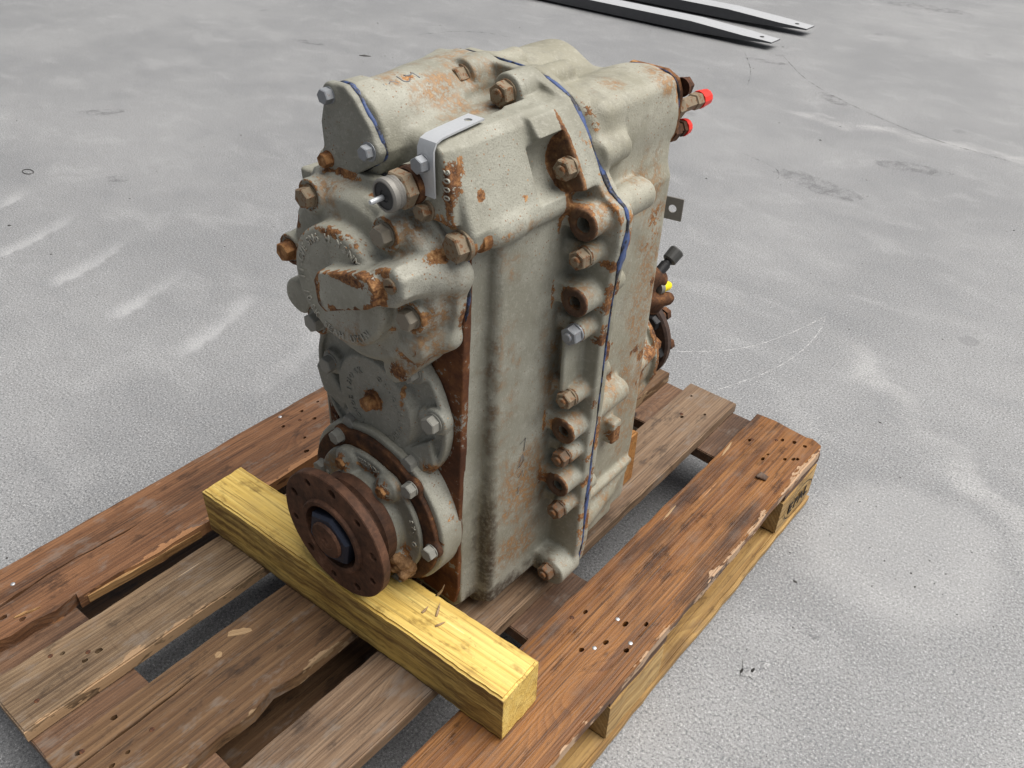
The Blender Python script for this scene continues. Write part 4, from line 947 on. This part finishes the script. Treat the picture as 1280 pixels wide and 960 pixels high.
# lump of dried grease and dirt on the cap
c = Cast((.50, .395, .245), (.56, .435, .305), 0.0014)
for k in range(16): c.cap((.528 + rng.uniform(-.015, .012), .418 + rng.uniform(-.008, .008), .275 + rng.uniform(-.013, .012)), (.530, .422, .277), rng.uniform(.004, .009), .004)
c.rough(.0012, .004); link('grease_lump', c.mesh(OX), mat_rust('greasy_dirt', [(0, (.03, .02, .012)), (.5, (.17, .09, .04)), (1, (.42, .26, .13))], 120), cap_)

# output flange ----------------------------------------------------
fl = lathe_mesh([(.0465, .0040), (.0478, .0046), (.0530, .0046), (.0542, .0036), (.0552, 0.0), (.0915, 0.0), (.0930, -.0012), (.0930, -.0118), (.0918, -.013), (.066, -.013), (.0625, -.016), (.0615, -.030), (.0635, -.032), (.0665, -.034), (.0670, -.048), (.0650, -.050), (.054, -.052), (.054, -.060), (.0465, -.060)], 96, closed=True)
cut = []
for k in range(10):
    th = 2 * pi * k / 10 + .20; r_ = .0052 if k % 2 else .0062
    m = lathe_mesh([(r_ + .0014, .0006), (r_, -.0010), (r_, -.03)], 18); m.transform(Matrix.Translation((.0775 * cos(th), .0775 * sin(th), 0))); cut.append(m)
fl = boolean_cut(fl, cut); fl.transform(FRONT)
flange = link('output_flange', fl, M_flange, gear, loc(UL, .3635, ZL), auto=28)
m = lathe_mesh([(.0467, -.058), (.0467, -.017), (.030, -.017), (0, -.017)], 48); m.transform(FRONT); link('splined_bore', m, M_black, flange, (0, 0, 0), smooth=True)
m = hex_mesh(.0400, .017, chamf=.22, washer=.004, wr=.0395); m.transform(Matrix.Translation((0, 0, -.0125))); m.transform(Matrix.Rotation(.30, 4, 'Z')); m.transform(FRONT); link('shaft_nut', m, M_navy, flange, (0, 0, 0), auto=25)
m = lathe_mesh([(.0262, -.02), (.0262, .0105), (.0245, .0125), (.0130, .0125), (.0122, .0118), (.0050, .0118), (.0025, .0095), (0, .0092)], 48); m.transform(FRONT); link('shaft_end', m, M_flange, flange, (0, 0, 0), auto=30)

# sender with its terminal -----------------------------------------
def turned(name, prof, mat, parent, p, d, n=32, auto=30):
    m = lathe_mesh(prof, n); q = Vector(d).normalized().to_track_quat('Z', 'Y'); m.transform(q.to_matrix().to_4x4())
    pl = Vector((0, 0, 0)) if parent is gear else parent.location
    return link(name, m, mat, parent, Vector(loc(*p)) - pl, auto=auto)
SD = Vector((-.05, -1, -.04)); sp = (.5415, .452, .795)
sen = turned('pressure_sender', [(0.0195, -0.0063), (0.0195, 0.0073), (0.0178, 0.0095), (0.0158, 0.0095), (0.0158, 0.0126)], M_rustm, gear, sp, SD)
q = SD.normalized().to_track_quat('Z', 'Y').to_matrix().to_4x4()
m = hex_mesh(.0195, .0126); m.transform(Matrix.Translation((0, 0, .0116))); m.transform(q); link('sender_hex', m, M_brown, sen, (0, 0, 0), auto=25)
m = lathe_mesh([(0.0158, 0.0231), (0.0158, 0.0253), (0.0166, 0.0263), (0.0158, 0.0278), (0.0166, 0.0295), (0.0158, 0.0310), (0.0171, 0.0326), (0.0171, 0.0378), (0.0153, 0.0394), (0.0139, 0.0394), (0.0134, 0.0358), (0, 0.0358)], 36); m.transform(q); link('sender_collar', m, M_steeld, sen, (0, 0, 0), auto=30)
m = lathe_mesh([(0.0135, 0.0347), (0.0135, 0.0381), (0.0063, 0.0381), (0.0054, 0.0370), (0, 0.0370)], 32); m.transform(q); link('sender_insulator', m, M_black, sen, (0, 0, 0), auto=30)
m = lathe_mesh([(0.0028, 0.0358), (0.0028, 0.0505), (0.0021, 0.0521), (0, 0.0521)], 14); m.transform(q); link('sender_terminal', m, M_steel, sen, (-.004, 0, -.003), auto=30)

# bright bent bracket ---------------------------------------------
path = [(.448, .790), (.4475, .826), (.4480, .836), (.4515, .8425), (.459, .8450), (.475, .8452), (.526, .8448)]
V, F = [], []; hw_, th_ = .0105, .0010
for i, (v, z) in enumerate(path):
    a = Vector(path[max(0, i - 1)]); b = Vector(path[min(len(path) - 1, i + 1)]); d = (b - a).normalized(); nrm = Vector((-d.y, d.x)); s_ = .10 * max(0, v - .46)
    for du, k in ((-hw_, 1), (hw_, 1), (hw_, -1), (-hw_, -1)): V.append(loc(.5625 + du - s_ * 1.2 - (.008 if i == 0 else 0) * 0, v + nrm.x * th_ * k, z + nrm.y * th_ * k))
    if i:
        for k in range(4): a_, b_ = 4 * (i - 1) + k, 4 * (i - 1) + (k + 1) % 4; F.append((a_, b_, b_ + 4, a_ + 4))
F += [(3, 2, 1, 0), tuple(range(4 * len(path) - 4, 4 * len(path)))]
m = bpy.data.meshes.new('bracket'); m.from_pydata(V, [], F); m.update(); bm = bmesh.new(); bm.from_mesh(m); bmesh.ops.recalc_face_normals(bm, faces=bm.faces); bm.to_mesh(m); bm.free()
ht = lathe_mesh([(.0042, -.01), (.0042, .01)], 18); ht.transform(Matrix.Translation(loc(.5565, .512, .845)))
m = boolean_cut(m, [ht])
br = link('bent_bracket', m, M_steel, gear, auto=35)
hexo('bolt', .560, .4465, .822, .0085, .009, M_zinc, br, washer=.0012, wr=.0088)
hexo('bolt', .556, .452, .772, .0085, .009, M_brown, gear, washer=.002, wr=.0115)
items = [(ch, .011, Matrix(((0, 1, 0, .5800), (0, 0, -1, .4525), (-1, 0, 0, .818 - i * .0085), (0, 0, 0, 1)))) for i, ch in enumerate('9000')]
me = text_mesh(items, .0009); me.transform(Matrix.Translation(-Vector(OX))); add_wear(me, np.array([v.co for v in me.vertices]), None); link('cast_lettering', me, M_cast, gear)['kind'] = 'stuff'

# level plug on the ledge ------------------------------------------
pl_ = turned('level_plug', [(.0140, -.006), (.0140, .004), (.0120, .005), (.0120, .012), (.0145, .0135), (.0145, .019), (.0130, .020)], M_rust, gear, (.597, .484, .744), (-.18, -1, -.04))
q = Vector((-.18, -1, -.04)).normalized().to_track_quat('Z', 'Y').to_matrix().to_4x4()
m = hex_mesh(.0150, .013, washer=.003, wr=.0165); m.transform(Matrix.Translation((0, 0, .020))); m.transform(q); link('plug_head', m, M_brown, pl_, (0, 0, 0), auto=25)

# rear end: capped ports, flanges, valve ---------------------------
PC = [(.537, .8365), (.588, .8365), (.604, .829), (.6115, .813), (.6115, .770), (.604, .751), (.588, .741), (.54, .741), (.523, .76), (.523, .82)]
c = Cast((.50, .815, .70), (.64, .845, .86), 0.002)
c.prism(PC, .824, .833, .002, .003)
rc = link('port_cover', c.mesh(OX), M_rust, gear)
sealant(PC, .8232, 'cover_sealant', .0012, .0006, 12, rc)
hexo('bolt', .607, .833, .818, .011, .010, M_rustd, rc, face='B', washer=.002, wr=.0115)
def port(p, L, dvec, mats):
    root = turned('hydraulic_port', [(.013, -.004), (.013, .010), (.0085, .011), (.0085, L * .55), (.0105, L * .56), (.0105, L * .75), (.008, L * .76)], mats[0], rc, p, dvec, 6, 20)
    q = Vector(dvec).normalized().to_track_quat('Z', 'Y').to_matrix().to_4x4()
    m = lathe_mesh([(.0112, L * .74), (.0112, L * .86), (.0102, L * .87), (.0102, L), (.0092, L * 1.02), (0, L * 1.02)], 12); m.transform(q); link('red_cap', m, M_red, root, (0, 0, 0), auto=25)
port((.600, .834, .790), .078, (.0, 1, -.04), (M_brown,)); port((.598, .834, .762), .040, (.0, 1, -.10), (M_rustm,))
m = lathe_mesh([(.03, -.010), (.078, -.010), (.081, -.008), (.081, .006), (.078, .008), (.03, .008)], 96, closed=True); m.transform(BACK); inf = link('input_flange', m, M_flange, gear, loc(.488, .892, .668), auto=30)
m = lathe_mesh([(.045, 0), (.045, .06)], 48); m.transform(BACK); link('flange_hub', m, M_rustm, inf, Vector((0, -.064, 0)), smooth=True)
# sheet tab with a hole
m = box_mesh(-.014, .014, -.0010, .0010, -.016, .016, .0006, 1); ht = lathe_mesh([(.0055, -.01), (.0055, .01)], 18); ht.transform(FRONT); m = boolean_cut(m, [ht])
tb = link('sheet_tab', m, M_steeld, gear, loc(.600, .868, .649)); tb.rotation_euler = (0, 0, radians(12))
# lower rear bearing carrier and output flange, on the axis of the front flange
c = Cast((.33, .80, .19), (.60, .985, .46), 0.0022)
c.cyl(UL, ZL, .118, .80, .90, .004, .008, r2=.104); c.cyl(UL, ZL, .104, .88, .972, .003, .006, r2=.092); c.cyl(UL, ZL, .101, .966, .977, .001, .002)
for k in range(8): th = k * pi / 4 + .25; c.cap((UL + .112 * cos(th), .82, ZL + .112 * sin(th)), (UL + .092 * cos(th), .955, ZL + .092 * sin(th)), .012, .008)
cr = link('rear_bearing_carrier', c.mesh(OX, [(0, (.57, .92, .33), (.03, .03, .02), 1.0), (1, (.56, .90, .30), .07, .8), (0, (.56, .95, .36), .03, .75), (0, (.56, .90, .27), .03, .8), (0, (UL, .972, ZL), (.2, .006, .2), .9)]), M_pB, gear)
for th in (-.35, .30, .95): hexo('bolt', UL + .088 * cos(th), .977, ZL + .088 * sin(th), .0115, .011, M_rust, cr, face='B', washer=.002, wr=.0125)
m = lathe_mesh([(.04, -.004), (.089, -.004), (.093, -.001), (.093, .009), (.090, .011), (.04, .011)], 96, closed=True); m.transform(BACK); bf = link('rear_flange', m, mat_rust('rust_black', [(0, (.015, .011, .010)), (.5, (.045, .028, .022)), (1, (.11, .062, .042))], 60, 0, None, .6), gear, loc(UL, 1.018, ZL), auto=30)
m = lathe_mesh([(.060, 0), (.060, .045)], 48); m.transform(BACK); link('flange_hub', m, M_rustd, bf, Vector((0, -.048, 0)), smooth=True)
for th in (-.85, -.10, .65, 1.4):
    u, z = UL + .077 * cos(th), ZL + .077 * sin(th); hexo('flange_bolt', u, 1.029, z, .0120, .012, M_rustm, bf, face='B', washer=.012, wr=.0085); hexo('bolt_head', u, 1.014, z, .0130, .012, M_black, bf)
# small valve with a ribbed cap and a yellow plug
c = Cast((.53, .81, .47), (.64, .90, .60), 0.0016)
c.box((.565, .812, .515), (.605, .850, .560), .006, .008); c.cap((.592, .845, .555), (.598, .862, .545), .013, .008); c.cap((.585, .835, .520), (.600, .855, .505), .013, .008); c.cap((.60, .84, .52), (.612, .868, .515), .010, .006); c.rough(.0006, .01)
vb = link('valve_block', c.mesh(OX), M_rustm, gear)
d1 = Vector((.15, .75, .55)); st = turned('valve_stem', [(.0075, -.004), (.0075, .016), (.0060, .018), (.0060, .024)], M_black, vb, (.598, .858, .555), d1)
m = lathe_mesh([(.0085, .022), (.0105, .024), (.0110, .040), (.0098, .042), (.0062, .042), (.0055, .039), (0, .039)], 16); q = d1.normalized().to_track_quat('Z', 'Y').to_matrix().to_4x4(); m.transform(q); link('ribbed_cap', m, mat_plain('dark_cap', (0.055, 0.055, 0.052), 0.5, 0.5, 200), st, (0, 0, 0), auto=15)
d2 = Vector((.25, .95, -.1)); yp = turned('yellow_plug', [(.0085, -.006), (.0085, .002), (.0070, .003), (.0070, .012), (.0050, .016), (0, .017)], M_yel, vb, (.604, .862, .533), d2)
m = lathe_mesh([(.0095, -.008), (.0095, -.001), (.0080, -.001)], 20); q = d2.normalized().to_track_quat('Z', 'Y').to_matrix().to_4x4(); m.transform(q); link('plug_collar', m, M_steeld, yp, (0, 0, 0), auto=30)

# pencilled marks on the paint ------------------------------------
M_pencil = mat_plain('pencil_mark', (0.19, 0.195, 0.205), 0.7, 0.5, 200)
def strokes(name, lines, place, w, parent):
    bm = bmesh.new()
    for ln in lines:
        P_ = [Vector(place(x, y)) for x, y in ln]
        m = tube_mesh([q_ - Vector(OX) for q_ in P_], w, 5); bm.from_mesh(m)
    return link(name, bm_mesh(bm), M_pencil, parent, smooth=True)
def on_top(x, y):                                   # x along the housing, y round it
    a = radians(72) - y; return (.438 + .0495 * cos(a), .488 + x, .812 + .0495 * sin(a))
def arcp(cx, cy, rx, ry, a0, a1, n=9): return [(cx + rx * cos(radians(a0 + (a1 - a0) * k / n)), cy + ry * sin(radians(a0 + (a1 - a0) * k / n))) for k in range(n + 1)]
S7 = [(.0, .02), (.006, -.06), (.012, -.02), (.008, .16)]
strokes('pencil_figure', [S7], on_top, .0007, fh); strokes('pencil_figure', [[(.018, .02), (.023, -.05), (.029, .06)]], on_top, .0007, fh)
strokes('pencil_figure', [[(.036, -.14), (.036, .0)] + arcp(.041, .03, .005, .07, 180, 0)], on_top, .0008, fh)
strokes('pencil_figure', [arcp(.050, -.12, .005, .06, 180, 0) + [(.057, -.10), (.058, .10)]], on_top, .0009, fh)
def on_side(x, y): return (.6010 + .0022 * (y - .30) / .25 + .0012, x, y)
for ln in ([(.556, .437), (.566, .441), (.564, .421)], [(.562, .416), (.566, .405), (.555, .398), (.561, .414)], [(.556, .380), (.563, .388), (.566, .377)], [(.556, .352), (.557, .362), (.563, .361)]):
    strokes('pencil_figure', [ln], on_side, .00045, fh)
